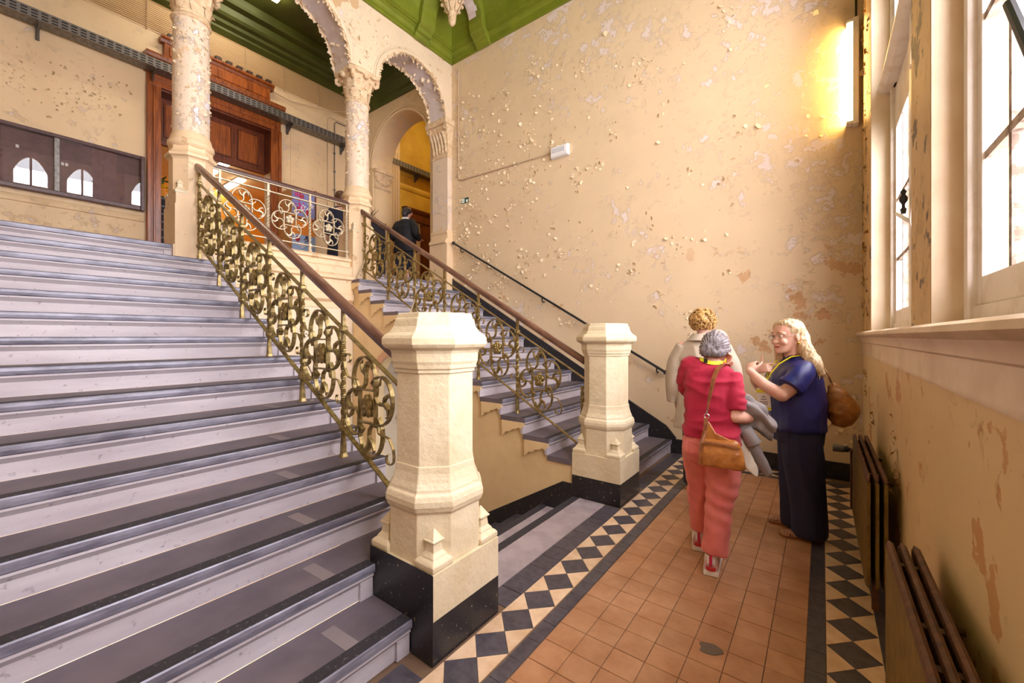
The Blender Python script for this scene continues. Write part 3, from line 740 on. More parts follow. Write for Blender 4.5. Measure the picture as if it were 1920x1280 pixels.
# ================================================================ columns of the arcade
def column(y, zb, label):
    r = empty('column', (-5.74, y, zb), 0, label, 'column', None)
    H = lambda z: z - zb
    b = MB(); b.loft([sq(.20,0), sq(.20,H(2.93)), octa(.197,.01,H(2.931))]); bev(b.build('pedestal_block', M_PEDESTAL, r), .004)
    b = MB(); b.loft([sq(.19,H(2.93)), sq(.19,H(3.06)), octa(.188,.11,H(3.10)), octa(.188,.11,H(3.44)), octa(.20,.117,H(3.46)), octa(.225,.13,H(3.475)), octa(.228,.132,H(3.50)), octa(.20,.117,H(3.53)), octa(.186,.109,H(3.56)), octa(.183,.107,H(3.60))]); bev(b.build('pedestal', M_PEDESTAL, r), .004)
    for a in range(4):
        c_, s_ = ((1,1),(1,-1),(-1,1),(-1,-1))[a]
        o = link('corner_stop', stm, r, (c_*.145, s_*.145, H(3.05))); o.scale = (.8,.8,.9)
    b = MB(); b.lathe([(.178,H(3.58)),(.205,H(3.60)),(.218,H(3.63)),(.215,H(3.66)),(.196,H(3.68)),(.194,H(3.70)),(.186,H(3.73)),(.178,H(3.75)),(.168,H(3.77))], 28); b.build('base_ring', M_PEDESTAL, r, smooth=True)
    b = MB(); b.lathe([(.172,H(3.75)),(.172,H(4.2)),(.166,H(5.06))], 32); sh = b.build('shaft', M_COLUMN, r, smooth=True)
    b = MB(); b.lathe([(.160,H(5.02)),(.182,H(5.03)),(.19,H(5.045)),(.182,H(5.06)),(.176,H(5.065)),(.17,H(5.08)),(.17,H(5.1))], 28); b.build('neck_ring', M_CAPITAL, r, smooth=True)
    # leafy capital: bell, two tiers of leaves, corner volutes, abacus
    b = MB(); b.lathe([(.165,H(5.08)),(.168,H(5.2)),(.185,H(5.32)),(.225,H(5.42)),(.23,H(5.44))], 28)
    for tier, (zz, hh, rr, nn) in enumerate(((5.10,.17,.172,8),(5.2,.2,.182,8))):
        for k in range(nn):
            a = 2*PI*(k + .5*tier)/nn; d = Vector((math.cos(a), math.sin(a), 0)); t_ = Vector((-math.sin(a), math.cos(a), 0))
            rg = []
            for u in range(7):
                f = u/6; w = .052*math.sin(PI*(.18 + .8*f))+.008
                out = rr - .004 + .012*f + .055*max(0, f-.55)**1.0*1.6; zc = H(zz) + hh*(f if f < .85 else .85 - (f-.85)*.8)
                c = d*out + Vector((0,0,zc))
                rg.append([c - t_*w, c + d*.014, c + t_*w, c - d*.012])
            b.loft(rg)
    for a in range(4):
        an = PI/4 + a*PI/2; d = Vector((math.cos(an), math.sin(an), 0)); n_ = Vector((-math.sin(an), math.cos(an), 0))
        c0 = d*.262 + Vector((0,0,H(5.385)))
        b.tube([c0 + d*((.066 - .0075*k)*math.cos(R(140 - 55*k))) + Vector((0,0,(.066-.0075*k)*math.sin(R(140 - 55*k)))) for k in range(9)], [.034 - .0015*k for k in range(9)], 8)
        b.tube([d*.17 + Vector((0,0,H(5.22))), d*.19 + Vector((0,0,H(5.34))), d*.235 + Vector((0,0,H(5.44)))], .03, 6)
    for a in range(4):
        an = a*PI/2; b.sphere((.235*math.cos(an), .235*math.sin(an), H(5.42)), .05, 8, 6)
        for k in range(5): b.sphere((.243*math.cos(an) + .03*math.cos(k*1.257)*-math.sin(an), .243*math.sin(an) + .03*math.cos(k*1.257)*math.cos(an), H(5.42) + .03*math.sin(k*1.257)), .022, 6, 4)
    b.build('capital', M_CAPITAL, r, smooth=True)
    b = MB(); b.loft([octa(.25,.07,H(5.43)), octa(.268,.07,H(5.455)), octa(.268,.07,H(5.475)), octa(.25,.06,H(5.5))]); bev(b.build('abacus', M_CAPITAL, r), .008)
    rn = random.Random(int(y*100)); f = MB()
    for k in range(330):
        a = rn.uniform(0, 2*PI); z = rn.triangular(3.72, 5.06, 4.9 if k % 3 else 4.1); s = rn.uniform(.008, .036)
        d = Vector((math.cos(a), math.sin(a), 0)); t_ = Vector((-math.sin(a), math.cos(a), 0)); p = d*.171 + Vector((0,0,H(z))); th = rn.uniform(0, 2*PI)
        e = t_*math.cos(th) + Vector((0,0,math.sin(th))); g_ = t_*-math.sin(th) + Vector((0,0,math.cos(th)))
        f.add([p - g_*s*.5, p + g_*s*.5, p + g_*s*.4 + e*s*.6 + d*s*.15, p - g_*s*.45 + e*s*.6 + d*s*.2, p + e*s*1.0 + d*s*.4 + g_*s*.1, p + e*s*.9 + d*s*.5 - g_*s*.3], [(0,1,2,3),(3,2,4,5)])
    o = f.build('paint_flakes', M_FLAKE, r); o['kind'] = 'stuff'
    return r
column(1.59, RISE*14, 'round flaking column at the head of the near stair, partly before the carved door')
column(3.69, RISE*14, 'round flaking column between the two arches, at the head of the far stair')
# half pier where the arcade meets the end wall
pr = empty('half_pier', (-5.74, 5.47, LZ), 0, 'square cream half pier with carved capital against the end wall', 'column')
b = MB(); b.box(-.235,.235,-.10,.06,-.17,.72); bev(b.build('pedestal', M_PEDESTAL, pr), .004)
b = MB(); b.prism([(-.10,.72),(-.13,.73),(-.13,.76),(-.10,.80),(-.075,.82),(-.075,.90),(-.09,.92),(-.09,.95),(-.06,.97),(.06,.97),(.06,.72)], 'x', -.22, .22); b.build('base_moulding', M_PEDESTAL, pr)
b = MB(); b.box(-.2,.2,-.05,.06,.95,2.35); b.build('shaft', M_COLUMN, pr)
b = MB(); b.loft([[(-.2,-.05,2.33),(.2,-.05,2.33),(.2,.06,2.33),(-.2,.06,2.33)], [(-.2,-.05,2.55),(.2,-.05,2.55),(.2,.06,2.55),(-.2,.06,2.55)], [(-.25,-.12,2.9),(.25,-.12,2.9),(.25,.06,2.9),(-.25,.06,2.9)]])
b.box(-.21,.21,-.06,.06,2.33,2.37)
for xx in (-.22, .22): b.tube([(xx + (.06-.006*k)*math.cos(R(150-55*k)), -.12, 2.84 + (.06-.006*k)*math.sin(R(150-55*k))) for k in range(9)], .026, 6)
for k in range(5):
    x_ = -.16 + .08*k; b.loft([[(x_-.035,-.05 - .10*f*f,2.42+.34*f),(x_,-.07-.10*f*f,2.42+.34*f),(x_+.035,-.05-.10*f*f,2.42+.34*f),(x_,-.03,2.42+.34*f)] for f in (0,.3,.6,.9,1.0)])
b.build('capital', M_CAPITAL, pr, smooth=True)
b = MB(); b.prism([(-.16,2.9),(-.18,2.94),(-.16,3.01),(.06,3.01),(.06,2.9)], 'x', -.27, .27); b.build('abacus', M_CAPITAL, pr)

# ================================================================ ironwork
def pinwheel(s=.082, rl=.118, ext=.13, w=.030, t=.0085):
    """scrolled quatrefoil panel in the local x-z plane, strap iron set edge on to the viewer"""
    b = MB(); lfs = []; tps = []
    for q in range(4):
        lf = MB(); lfs.append(lf); tp = MB(); tps.append(tp)
        c, sn = (1,0) if q == 0 else ((0,1) if q == 1 else ((-1,0) if q == 2 else (0,-1)))
        rot = lambda x, z: (x*c - z*sn, 0, x*sn + z*c)
        path = [(s, -s - .01), (s, 0), (s, ext)] 
        cx, cz = s - rl, ext
        path += [(cx + rl*math.cos(R(a)), cz + rl*math.sin(R(a))) for a in range(15, 226, 15)]
        path += [(-s - .012, s + .012), (-s + .03, s + .004), (-s + .06, s + .03), (-s + .066, s + .06)]
        b.strap([rot(*p) for p in path], (0,1,0), w, t)
        # acanthus curl inside the lobe
        leaf = [(-s + .066, s + .06), (-s + .06, s + .10), (-s + .085, s + .135), (-s + .118, s + .13), (-s + .125, s + .10)]
        lf.strap([rot(*p) for p in leaf], (0,1,0), [.022,.034,.034,.024,.008], [.010,.020,.018,.014,.006])
        lf.strap([rot(*p) for p in [(-s+.063,s+.075),(-s+.03,s+.095),(-s+.012,s+.13),(-s+.03,s+.15)]], (0,1,0), [.02,.028,.02,.006], [.008,.014,.012,.005])
        tp.strap([rot(*p) for p in [(s+.012,ext-.03),(s+.04,ext-.015),(s+.055,ext+.02)]], (0,1,0), [.016,.02,.005], [.006,.010,.004])
    return b, lfs, tps
def rosette():
    b = MB()
    for sgn in (1, -1):
        for k in range(5):
            a = 2*PI*k/5 + .3
            b.sphere((.036*math.cos(a), sgn*.012, .036*math.sin(a)), .026, 8, 5, 1, .5, 1)
            b.sphere((.022*math.cos(a+.6), sgn*.02, .022*math.sin(a+.6)), .016, 6, 4, 1, .6, 1)
        b.sphere((0, sgn*.026, 0), .013, 8, 5)
    return b
pw, lf, tp = pinwheel(); PW = {}
for mname, mt in (('brass', M_BRASS), ('pale', M_IRONWHITE)):
    PW[mname] = (pw.mesh('scroll_panel', mt), [q.mesh('leaf_curl', mt, True) for q in lf] + [q.mesh('leaf_tip', mt, True) for q in tp], rosette().mesh('rosette', mt, True))
def twisted(z0, z1, h=.0125, turns=6):
    b = MB(); n = 36; rings = []
    for k in range(n + 1):
        a = 2*PI*turns/4*k/n*1.0 + PI/4
        rings.append([(h*1.41*math.cos(a + q*PI/2), h*1.41*math.sin(a + q*PI/2), z0 + (z1-z0)*k/n) for q in range(4)])
    return b.loft(rings)
def panel(parent, kind, x, y, z, scale=1.0):
    o = link('scroll_panel', PW[kind][0], parent, (x, y, z)); o.scale = (scale, 1, scale * (1.25 if kind == 'brass' else 1))
    for q in PW[kind][1]: link(q.name.split('.')[0], q, o)
    link('rosette', PW[kind][2], o)
    return o
def stair_rail(yr, label, side, posts, endtop, group):
    """posts: x of each baluster; rail line follows the nosings. side: which way the lateral braces lean"""
    zl = lambda x: RISE*4 + (posts[0] - x)*s0         # foot line through the treads carrying the balusters
    r = empty('stair_balustrade', (posts[0], yr, zl(posts[0])), 0, label, 'balustrade', group)
    L = lambda x, dz: (x - posts[0], 0, zl(x) - zl(posts[0]) + dz)
    xb, xt = -1.83, endtop
    TOP, BOT, HR = .885, .20, 1.06
    prof = [(-.028,-.028),(-.034,-.008),(-.034,.010),(-.022,.026),(0,.032),(.022,.026),(.034,.010),(.034,-.008),(.028,-.028),(.014,-.034),(-.014,-.034)]
    b = MB(); n_ = Vector((s0, 0, 1)).normalized(); rg = []
    for x in (xb - .02, xt - .05):
        p = Vector(L(x, HR)); rg.append([p + Vector((0, a, 0)) + n_*c for a, c in prof])
    b.loft(rg); b.build('handrail', M_HANDRAIL, r, smooth=True)
    for dz, nm_ in ((TOP, 'top_bar'), (BOT, 'bottom_bar')):
        b = MB(); b.strap([L(xb, dz), L(xt, dz)], (0,1,0), .032, .010); b.build(nm_, M_BRASS, r)
    b = MB(); b.strap([L(xb + .0, HR - .034), L(xt, HR - .034)], (0,1,0), .034, .006); b.build('rail_core', M_BRASS, r)
    # baluster: plain foot and head, twisted middle, collars at the bars
    pm = MB(); pm.box(-.012,.012,-.012,.012,-.02,.24)
    ph_ = MB(); ph_.box(-.012,.012,-.012,.012,.80,HR - .03)
    tw = twisted(.24, .80, .0135, 9); ft = MB(); ft.loft([octa(.028,.008,-.004), octa(.026,.008,.006), octa(.018,.005,.03), octa(.016,.004,.1)])
    co = MB(); co.loft([octa(.017,.003,-.022), octa(.024,.006,-.012), octa(.024,.006,.012), octa(.017,.003,.022)])
    ms = [pm.mesh('baluster', M_BRASS), tw.mesh('twist', M_BRASS), ft.mesh('foot', M_BRASS), ph_.mesh('baluster_head', M_BRASS), co.mesh('collar', M_BRASS)]
    for k, x in enumerate(posts):
        o = link('baluster', ms[0], r, L(x, 0))
        for q in (1, 2, 3): link(('', 'twist', 'foot', 'baluster_head')[q], ms[q], o)
        for dz in (TOP, BOT): link('collar', ms[4], o, (0, 0, dz))
    o = link('baluster', ms[1], r, L(-1.875, 0))
    step = (posts[-1] - posts[0])/(len(posts) - 1)
    for k in range(-1, len(posts) - 1):
        x = posts[0] + step*(k + .5)
        panel(r, 'brass', x - posts[0], 0, zl(x) - zl(posts[0]) + (TOP + BOT)/2, 1.04)
        for sg in (1, -1):
            b = MB()
            cx, cz = sg*-.225, sg*.30
            b.strap([(cx + sg*(.05-.004*q)*math.cos(R(200 - 40*q)), 0, cz + sg*(.05-.004*q)*math.sin(R(200-40*q))) for q in range(8)][::-1] + [(cx - sg*.04, 0, cz - sg*.06), (cx - sg*.0, 0, cz - sg*.12), (cx + sg*.05, 0, cz - sg*.13)], (0,1,0), .018, .006)
            b.build('corner_scroll', M_BRASS, r, loc=(x - posts[0], 0, zl(x) - zl(posts[0]) + (TOP + BOT)/2))
    # S-shaped braces that tie a baluster to the open step end
    b = MB(); sd = side
    S1 = [(0.0,.50),(.0,.40),(.02,.32),(.06,.24),(.10,.16),(.135,.08),(.14,.0),(.12,-.06),(.085,-.085),(.05,-.07),(.035,-.03),(.05,.0),(.075,.005),(.085,-.02)]
    b.strap([(.014, sd*u, v) for u, v in S1], (1,0,0), .020, .008)
    b.strap([(.014, sd*(.03 + .028*math.cos(R(a))*(1 - a/700)), .52 + .028*math.sin(R(a))*(1 - a/700)) for a in range(180, 560, 38)], (1,0,0), .020, .007)
    b.strap([(.014, sd*u, v) for u, v in [(.085,.20),(.05,.17),(.045,.13),(.065,.11),(.08,.13)]], (1,0,0), .016, .007)
    bm2 = b.mesh('side_brace', M_IRONWHITE)
    for k in range(1, len(posts), 2): link('side_brace', bm2, r, L(posts[k], 0))
    return r
np_ = [-2.655 - .571*k for k in range(6)]
fp_ = [-2.66 - .566*k for k in range(6)]
RN = stair_rail(1.60, 'gilt wrought iron scroll balustrade with wooden handrail running up from the near newel', 1, np_, -5.60, None)
RF = stair_rail(3.655, 'gilt wrought iron scroll balustrade with wooden handrail running up from the far newel', -1, fp_, -5.62, None)
# level railing of the landing between the columns
lr = empty('landing_balustrade', (-5.66, 2.64, 2.66), 0, 'pale scroll iron railing with dark rail on the landing between two columns', 'balustrade')
b = MB(); b.loft([[(-.03,yy,.80),(-.034,yy,.82),(-.02,yy,.845),(.02,yy,.845),(.034,yy,.82),(.03,yy,.80)] for yy in (-.88, .86)]); b.build('handrail', wood('dark_rail', srgb(104,72,66), srgb(70,46,44), .3, (1,.1,1), 30), lr)
for z_, nm_ in ((.69, 'top_bar'), (.09, 'bottom_bar'), (.792, 'rail_core')):
    b = MB(); b.box(-.015,.015,-.88,.86,z_-.006,z_+.006); b.build(nm_, M_IRONWHITE, lr)
tw = twisted(.12,.64,.0125,12); b = MB(); b.box(-.012,.012,-.012,.012,-.02,.12); b.box(-.012,.012,-.012,.012,.64,.80); b.loft([octa(.026,.006,-.005),octa(.022,.006,.02),octa(.013,.003,.05)])
for z_ in (.69,.09): b.loft([octa(.022,.005,z_-.014), octa(.022,.005,z_+.014)])
m1, m2 = b.mesh('baluster', M_IRONWHITE), tw.mesh('twist', M_IRONWHITE)
for yy in (-.80, -.27, .27, .82):
    o = link('baluster', m1, lr, (0, yy, 0)); link('twist', m2, o)
for yy in (-.535, 0, .54):
    o = panel(lr, 'pale', 0, yy, .39, .98); o.rotation_euler = (0, 0, R(90)); o.scale = (.93, 1, 1.0)
# black handrail fixed to the end wall
wr = empty('wall_handrail', (-3.494, YB - .075, 2.11), 0, 'thin black handrail on brackets along the flaking end wall', 'handrail')
b = MB(); b.tube([(-1.93,0,1.10),(1.875,0,-1.07)], .017, 10); b.build('rail', M_BLACKIRON, wr, smooth=True)
for x, z in ((-1.93, 1.10), (1.885, -1.076)):
    b = MB(); b.sphere((x,0,z), .032, 12, 8); b.build('end_knob', M_BLACKIRON, wr, smooth=True)
b = MB(); b.tube([(0,0,0),(0,.0,-.045),(0,.025,-.065),(0,.072,-.06)], .010, 8)
bk = b.mesh('bracket', M_BLACKIRON, True)
for x in (-1.745, 0, 1.77): link('bracket', bk, wr, (x, 0, 1.10 - (x + 1.93)*.5703 - .01))
# ================================================================ things on the landing
MT = lambda name, c, **k: simple(name, srgb(*c), **k)
M_CASEBACK = wood('case_back', srgb(118,82,88), srgb(98,64,72), .5, (.05,1,1), 9)
M_CASEFRAME = simple('case_frame', srgb(92,58,56), .35, c2=srgb(70,42,44), scale=20)
M_CASEGLASS = glass_mat('case_glass', .0); M_CASEGLASS.node_tree.nodes['gloss'].inputs[2].default_value = .09
dc = empty('display_case', (XL, .58, 3.49), 0, 'long empty wall display case with brown frame and glass mirroring the windows', 'display case')
b = MB(); b.box(.0,.02,-1.12,1.16,.0,.80); b.build('back_panel', M_CASEBACK, dc)
b = MB(); b.box(0,.09,-1.13,1.13,-.03,.03); b.box(0,.09,-1.13,1.13,.77,.82); b.box(0,.092,1.13,1.18,-.032,.822); b.box(0,.092,-1.18,-1.13,-.032,.822); b.build('frame', M_CASEFRAME, dc, bevel=.008)
b = MB(); b.box(.05,.075,.22,.275,.03,.77); b.build('steel_stile', M_STEEL, dc, bevel=.004)
for yy in (-.25, .72):
    b = MB(); b.box(.02,.024,yy,yy+.006,.03,.77); b.build('joint', M_CASEFRAME, dc)
for y0, y1 in ((-1.13, .22), (.275, 1.13)):
    b = MB(); b.box(-.002,.002,-(y1-y0)/2,(y1-y0)/2,.03,.77); o = b.build('glass_door', M_CASEGLASS, dc, loc=(.055,(y0+y1)/2,0)); o.rotation_euler = (0,0,R(-1.5))
for yy in (-.12, .29, .33):
    b = MB(); b.box(.02,.026,yy,yy+.028,.52 if yy < 0 else .42,.56 if yy < 0 else .46); b.build('paper_scrap', M_WHITE, dc)

# carved doorcase with its stepped cornice
dr = empty('door_1', (XL, (DY0+DY1)/2, LZ), kind='structure')
oy = (DY0+DY1)/2
def dbox(name, mat, *boxes, bevel=.006, parent=dr):
    b = MB()
    for x0,x1,y0,y1,z0,z1 in boxes: b.box(x0, x1, y0-oy, y1-oy, z0-LZ, z1-LZ)
    return b.build(name, mat, parent, bevel=bevel)
for y0, y1, sg in ((1.79, 1.97, 1), (3.64, 3.82, -1)):
    j = dbox('jamb', M_DARKWOOD, (0,.05,y0,y1,LZ,5.52))
    dbox('jamb_moulding', M_DARKWOOD, (.05,.085,y0+(.0 if sg>0 else .13),y0+(.05 if sg>0 else .18),LZ,5.515), (.05,.07,y0+.075,y0+.105,LZ,5.515), parent=j)
dbox('head', M_DARKWOOD, (0,.05,1.79,3.82,5.52,5.70), (.05,.07,1.86,3.75,5.60,5.64))
q = MB(); q.prism([(0,5.70-LZ),(.07,5.70-LZ),(.07,5.83-LZ),(.09,5.85-LZ),(.10,5.88-LZ),(.15,5.92-LZ),(.17,5.96-LZ),(.17,5.99-LZ),(0,6.01-LZ)], 'y', 1.76-oy, 3.86-oy); q.build('cornice', M_DARKWOOD, dr)
dbox('attic', M_DARKWOOD, (0,.10,2.0,3.60,6.0,6.26), (.10,.115,2.06,3.54,6.05,6.2))
q = MB(); q.prism([(0,6.24-LZ),(.11,6.24-LZ),(.13,6.28-LZ),(.16,6.30-LZ),(.16,6.33-LZ),(0,6.34-LZ)], 'y', 1.95-oy, 3.66-oy); q.build('attic_cornice', M_DARKWOOD, dr)
q = MB(); q.box(0,.14,-.045,.045,0,.06); dm = q.mesh('crest_block', simple('crest_dark', srgb(62,40,30), .6))
for k in range(10): link('crest_block', dm, dr, (0, 2.08 + .165*k - oy, 6.335 - LZ))
# wooden transom panelling hung in the opening, set back in the reveal
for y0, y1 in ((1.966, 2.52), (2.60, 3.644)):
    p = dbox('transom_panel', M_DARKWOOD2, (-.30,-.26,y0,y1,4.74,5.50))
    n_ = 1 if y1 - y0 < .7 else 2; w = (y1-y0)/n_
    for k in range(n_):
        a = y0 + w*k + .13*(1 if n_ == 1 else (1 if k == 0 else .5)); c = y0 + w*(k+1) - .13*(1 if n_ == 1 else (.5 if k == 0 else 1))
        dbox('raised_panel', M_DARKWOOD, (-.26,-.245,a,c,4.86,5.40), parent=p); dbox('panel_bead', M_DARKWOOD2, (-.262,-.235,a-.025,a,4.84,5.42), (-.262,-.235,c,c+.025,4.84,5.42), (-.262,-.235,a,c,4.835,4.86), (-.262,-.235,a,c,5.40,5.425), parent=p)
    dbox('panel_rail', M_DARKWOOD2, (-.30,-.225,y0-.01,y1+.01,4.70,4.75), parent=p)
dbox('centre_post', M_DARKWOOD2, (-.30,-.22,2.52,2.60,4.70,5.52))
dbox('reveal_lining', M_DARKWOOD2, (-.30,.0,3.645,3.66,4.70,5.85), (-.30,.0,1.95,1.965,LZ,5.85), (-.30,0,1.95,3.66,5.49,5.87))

# room behind the doorway
OR = M_ORANGEWALL
b = MB(); b.box(-13.0,-12.7,.0,5.6,LZ,5.4); b.box(-13.0,XL-.3,.0,.2,LZ,5.4); b.box(-13.0,XL-.3,5.3,5.5,LZ,5.4); struct('wall_orange_room', b, OR)
b = MB(); b.box(-13.0,XL-.3,.0,5.5,5.36,5.5); struct('ceiling_orange_room', b, MT('room_ceiling', (238,206,150)))
M_TUBE = emit('tube_light', (1.0,.93,.80,1), 14)
def batten(name, loc, rz, L_, label, mat=M_TUBE, W_=.16):
    r = empty(name, loc, rz, label, 'lamp', None)
    b = MB(); b.box(-W_/2-.02,W_/2+.02,-L_/2-.02,L_/2+.02,-.03,0); b.build('housing', M_PLASTIC, r, bevel=.006)
    b = MB(); b.prism([(-W_/2,-.03),(-W_/2,-.06),(-W_/2+.03,-.08),(W_/2-.03,-.08),(W_/2,-.06),(W_/2,-.03)], 'y', -L_/2, L_/2); b.build('diffuser', mat, r)
    return r
batten('ceiling_lamp', (-10.9, 3.55, 5.36), R(90), 1.5, 'nearer bright ceiling lamp in the orange room behind the carved door')
batten('ceiling_lamp', (-12.0, 4.15, 5.36), R(90), 1.4, 'second bright ceiling lamp deeper in the orange room, above the transom edge')
batten('ceiling_lamp', (-10.6, 1.7, 5.36), R(90), 1.5, 'bright ceiling lamp on the left side of the orange room')
t = empty('display_table', (-10.9, 3.35, LZ), 0, 'white display table with upright white board in the orange room', 'table')
b = MB(); b.box(-.35,.35,-.75,.75,.70,.74); b.build('tabletop', M_WHITE, t, bevel=.005)
lg = MB().box(-.025,.025,-.025,.025,0,.70).mesh('leg', M_STEEL)
for sx_ in (-.3,.3):
    for sy_ in (-.7,.7): link('leg', lg, t, (sx_, sy_, 0))
b = MB(); b.box(-.03,.03,-.45,.55,.741,1.55); b.box(-.12,.12,-.3,.4,.741,.76); b.build('upright_board', M_WHITE, t, bevel=.004)
# plinth with plaid cloth and yellow flowers just inside the door
t = empty('flower_plinth', (-9.75, 2.22, LZ), 0, 'plinth under dark plaid cloth inside the doorway left of the column', 'plinth')
def plaid():
    n = NT('plaid_cloth'); w = []
    for ax in (0, 1, 2):
        f = n.math('FRACT', n.math('MULTIPLY', n.sep()[ax], 7.0)); w.append(n.math('GREATER_THAN', f, .78))
    a = n.math('MINIMUM', n.math('ADD', n.math('ADD', w[0], w[1]), w[2]), 1.0)
    return n.out(n.mix(a, srgb(38,42,52), srgb(112,112,116)), .8)
b = MB(); b.loft([[(sx_*h, sy_*h*1.15, z) for sx_, sy_ in ((1,-1),(1,1),(-1,1),(-1,-1))] for h, z in ((.30,0),(.27,.7),(.24,1.50),(.225,1.54))]); b.build('cloth', plaid(), t, bevel=.02)
fl_ = empty('flower_bouquet', (-9.75, 2.22, LZ + 1.54), 0, 'yellow flowers with green leaves on the plaid plinth', 'flowers')
b = MB(); b.lathe([(.05,0),(.07,.05),(.06,.12),(.05,.14),(.06,.16)], 14); b.build('vase', M_ORANGEWALL, fl_, smooth=True)
rn = random.Random(4); MF = MT('yellow_petal', (246,196,30)); ML = MT('flower_leaf', (88,104,40))
for k in range(16):
    a = rn.uniform(0,6.28); r_ = rn.uniform(.02,.2); z = rn.uniform(.18,.36)
    b = MB(); c = Vector((r_*math.cos(a), r_*math.sin(a), z))
    for p in range(6): b.sphere((c.x+.03*math.cos(p*1.047), c.y+.03*math.sin(p*1.047), c.z), .024, 6, 4, 1, 1, .5)
    b.build('flower', MF, fl_)
for k in range(14):
    a = rn.uniform(0,6.28); b = MB(); b.strap([(0,0,.2),(.08*math.cos(a),.08*math.sin(a),.34),(.2*math.cos(a),.2*math.sin(a),.34+rn.uniform(-.1,.1))], (-math.sin(a),math.cos(a),0), [.015,.05,.008], .004); b.build('leaf', ML, fl_)

# display kiosk with flower pictures, standing right of the doorcase
k_ = empty('poster_stand', (-8.04, 3.965, LZ), 0, 'tan standing display box with flower pictures between the doorcase and column', 'display stand')
b = MB(); b.box(-.52,.04,-.20,.26,0,1.81); b.build('box', MT('ochre_board', (206,148,84)), k_, bevel=.004)
b = MB(); b.box(.04,.052,-.205,.255,.75,1.35); b.build('orange_panel', MT('orange_print', (236,140,48)), k_)
def picture(z0, z1, base, flowers, seed):
    p = MB().box(.052,.062,-.20,.25,z0,z1).build('picture', base, k_)
    rn = random.Random(seed)
    for (cy_, cz_, r_, m_) in flowers:
        b = MB()
        for q in range(14):
            a = rn.uniform(0,6.28); d = r_*math.sqrt(rn.random())
            b.prism([(cy_+d*math.cos(a)+.018*math.cos(w), cz_+d*math.sin(a)+.018*math.sin(w)) for w in (0,1.2,2.5,3.7,5)], 'x', .062, .064 + .0001*q)
        b.build('printed_flower', m_, p)
PK, RD, WH_, LV = MT('print_pink', (206,60,130)), MT('print_red', (186,40,60)), MT('print_white', (240,226,236)), MT('print_lavender', (140,146,206))
picture(1.30, 1.80, LV, [(-.10,1.72,.06,PK),(-.02,1.70,.05,RD),(-.05,1.52,.08,PK),(.03,1.46,.07,WH_),(.10,1.40,.05,RD),(-.08,1.42,.06,RD),(.15,1.55,.05,WH_)], 3)
picture(.64, .95, MT('print_blue', (160,186,226)), [(-.1,.86,.04,RD),(.08,.88,.05,MT('print_dark', (70,60,90))),(-.02,.76,.05,WH_),(.14,.74,.04,WH_)], 5)
b = MB(); b.box(.045,.07,.235,.262,1.26,1.86); b.box(.045,.07,-.2,.262,1.25,1.275); b.build('dark_frame', M_DARKWOOD2, k_)

# perforated steel cable tray carried on brackets along the landing wall
tr = empty('cable_tray', (XL + .172, 3.0, 5.70), 0, 'perforated grey steel cable tray running the length of the landing wall', 'cable tray')
b = MB(); b.box(-.10,.10,-4.15,5.75,0,.006); b.build('tray_base', M_STEEL, tr)
def perf(name, c):
    t = NT(name); x, y_, z = t.sep(); f = t.math('FRACT', t.math('MULTIPLY', y_, 11.0)); h = t.math('FRACT', t.math('MULTIPLY', z, 26.0))
    m = t.math('MULTIPLY', t.math('GREATER_THAN', f, .35), t.math('GREATER_THAN', h, .5))
    return t.out(t.mix(m, c, srgb(52,48,46)), .45, .5)
MP = perf('perforated_steel', srgb(134,128,122))
b = MB(); b.box(.10,.105,-4.15,5.75,0,.13); b.build('outer_flange', MP, tr)
b = MB(); b.box(-.105,-.10,-4.15,5.75,0,.13); b.build('inner_flange', MP, tr)
b = MB(); b.box(-.16,-.13,-.02,.02,-.16,.03); b.prism([(-.16,-.16),(-.12,-.15),(.11,-.03),(.11,0),(-.16,0)], 'y', -.006, .006); b.box(-.16,.11,-.025,.025,-.012,0); bkm = b.mesh('bracket', M_STEEL)
for yy in (-2.35, -1.15, .95, 2.1, 4.2): link('bracket', bkm, tr, (0, yy, 0))
for zz, r_ in ((.03,.018),(.035,.014),(.028,.02)):
    b = MB(); b.tube([(-.06 + zz*2.2 - .03, -4.1 + 1.0*i, zz + .004*math.sin(i*2)) for i in range(11)], r_, 6); b.build('cable', M_BLACKIRON, tr)
# hanging wire and thin conduits on the landing wall
w = MB(); w.tube([(XL+.02, 2.75, 6.27),(XL+.03, 3.5, 6.29),(XL+.05, 4.0, 6.22),(XL+.25, 4.7, 6.26),(XL+.5,5.3,6.4)], .009, 6)
tag(w.build('loose_wire', M_CONDUIT), 'thin loose wire sagging below the cable bundle beside the carved door', 'wire')
w = MB(); w.tube([(XL+.02, 4.80, 3.2),(XL+.02,4.80,6.2),(XL+.02,4.84,6.26),(XL+.02,5.5,6.26)], .008, 6); tag(w.build('wall_conduit', M_CONDUIT), 'thin pale conduit rising on the landing wall, left one of two by the column', 'conduit')
w = MB(); w.tube([(XL+.02, 4.96, 4.3),(XL+.02,4.96,6.18),(XL+.02,5.0,6.22),(XL+.02,5.5,6.22)], .012, 6)
for z in (4.7,5.1,5.5,5.9): w.box(XL,XL+.035,4.94,4.98,z,z+.03)
tag(w.build('wall_conduit', MT('grey_conduit', (120,110,104))), 'grey clipped conduit on the landing wall close to the column between the arches', 'conduit')
batten('ceiling_lamp', (-7.5, 2.66, 7.34), 0, 1.3, 'tube lamp on the dark green landing ceiling seen through the large arch', emit('landing_tube', (1.0,.88,.66,1), 46))
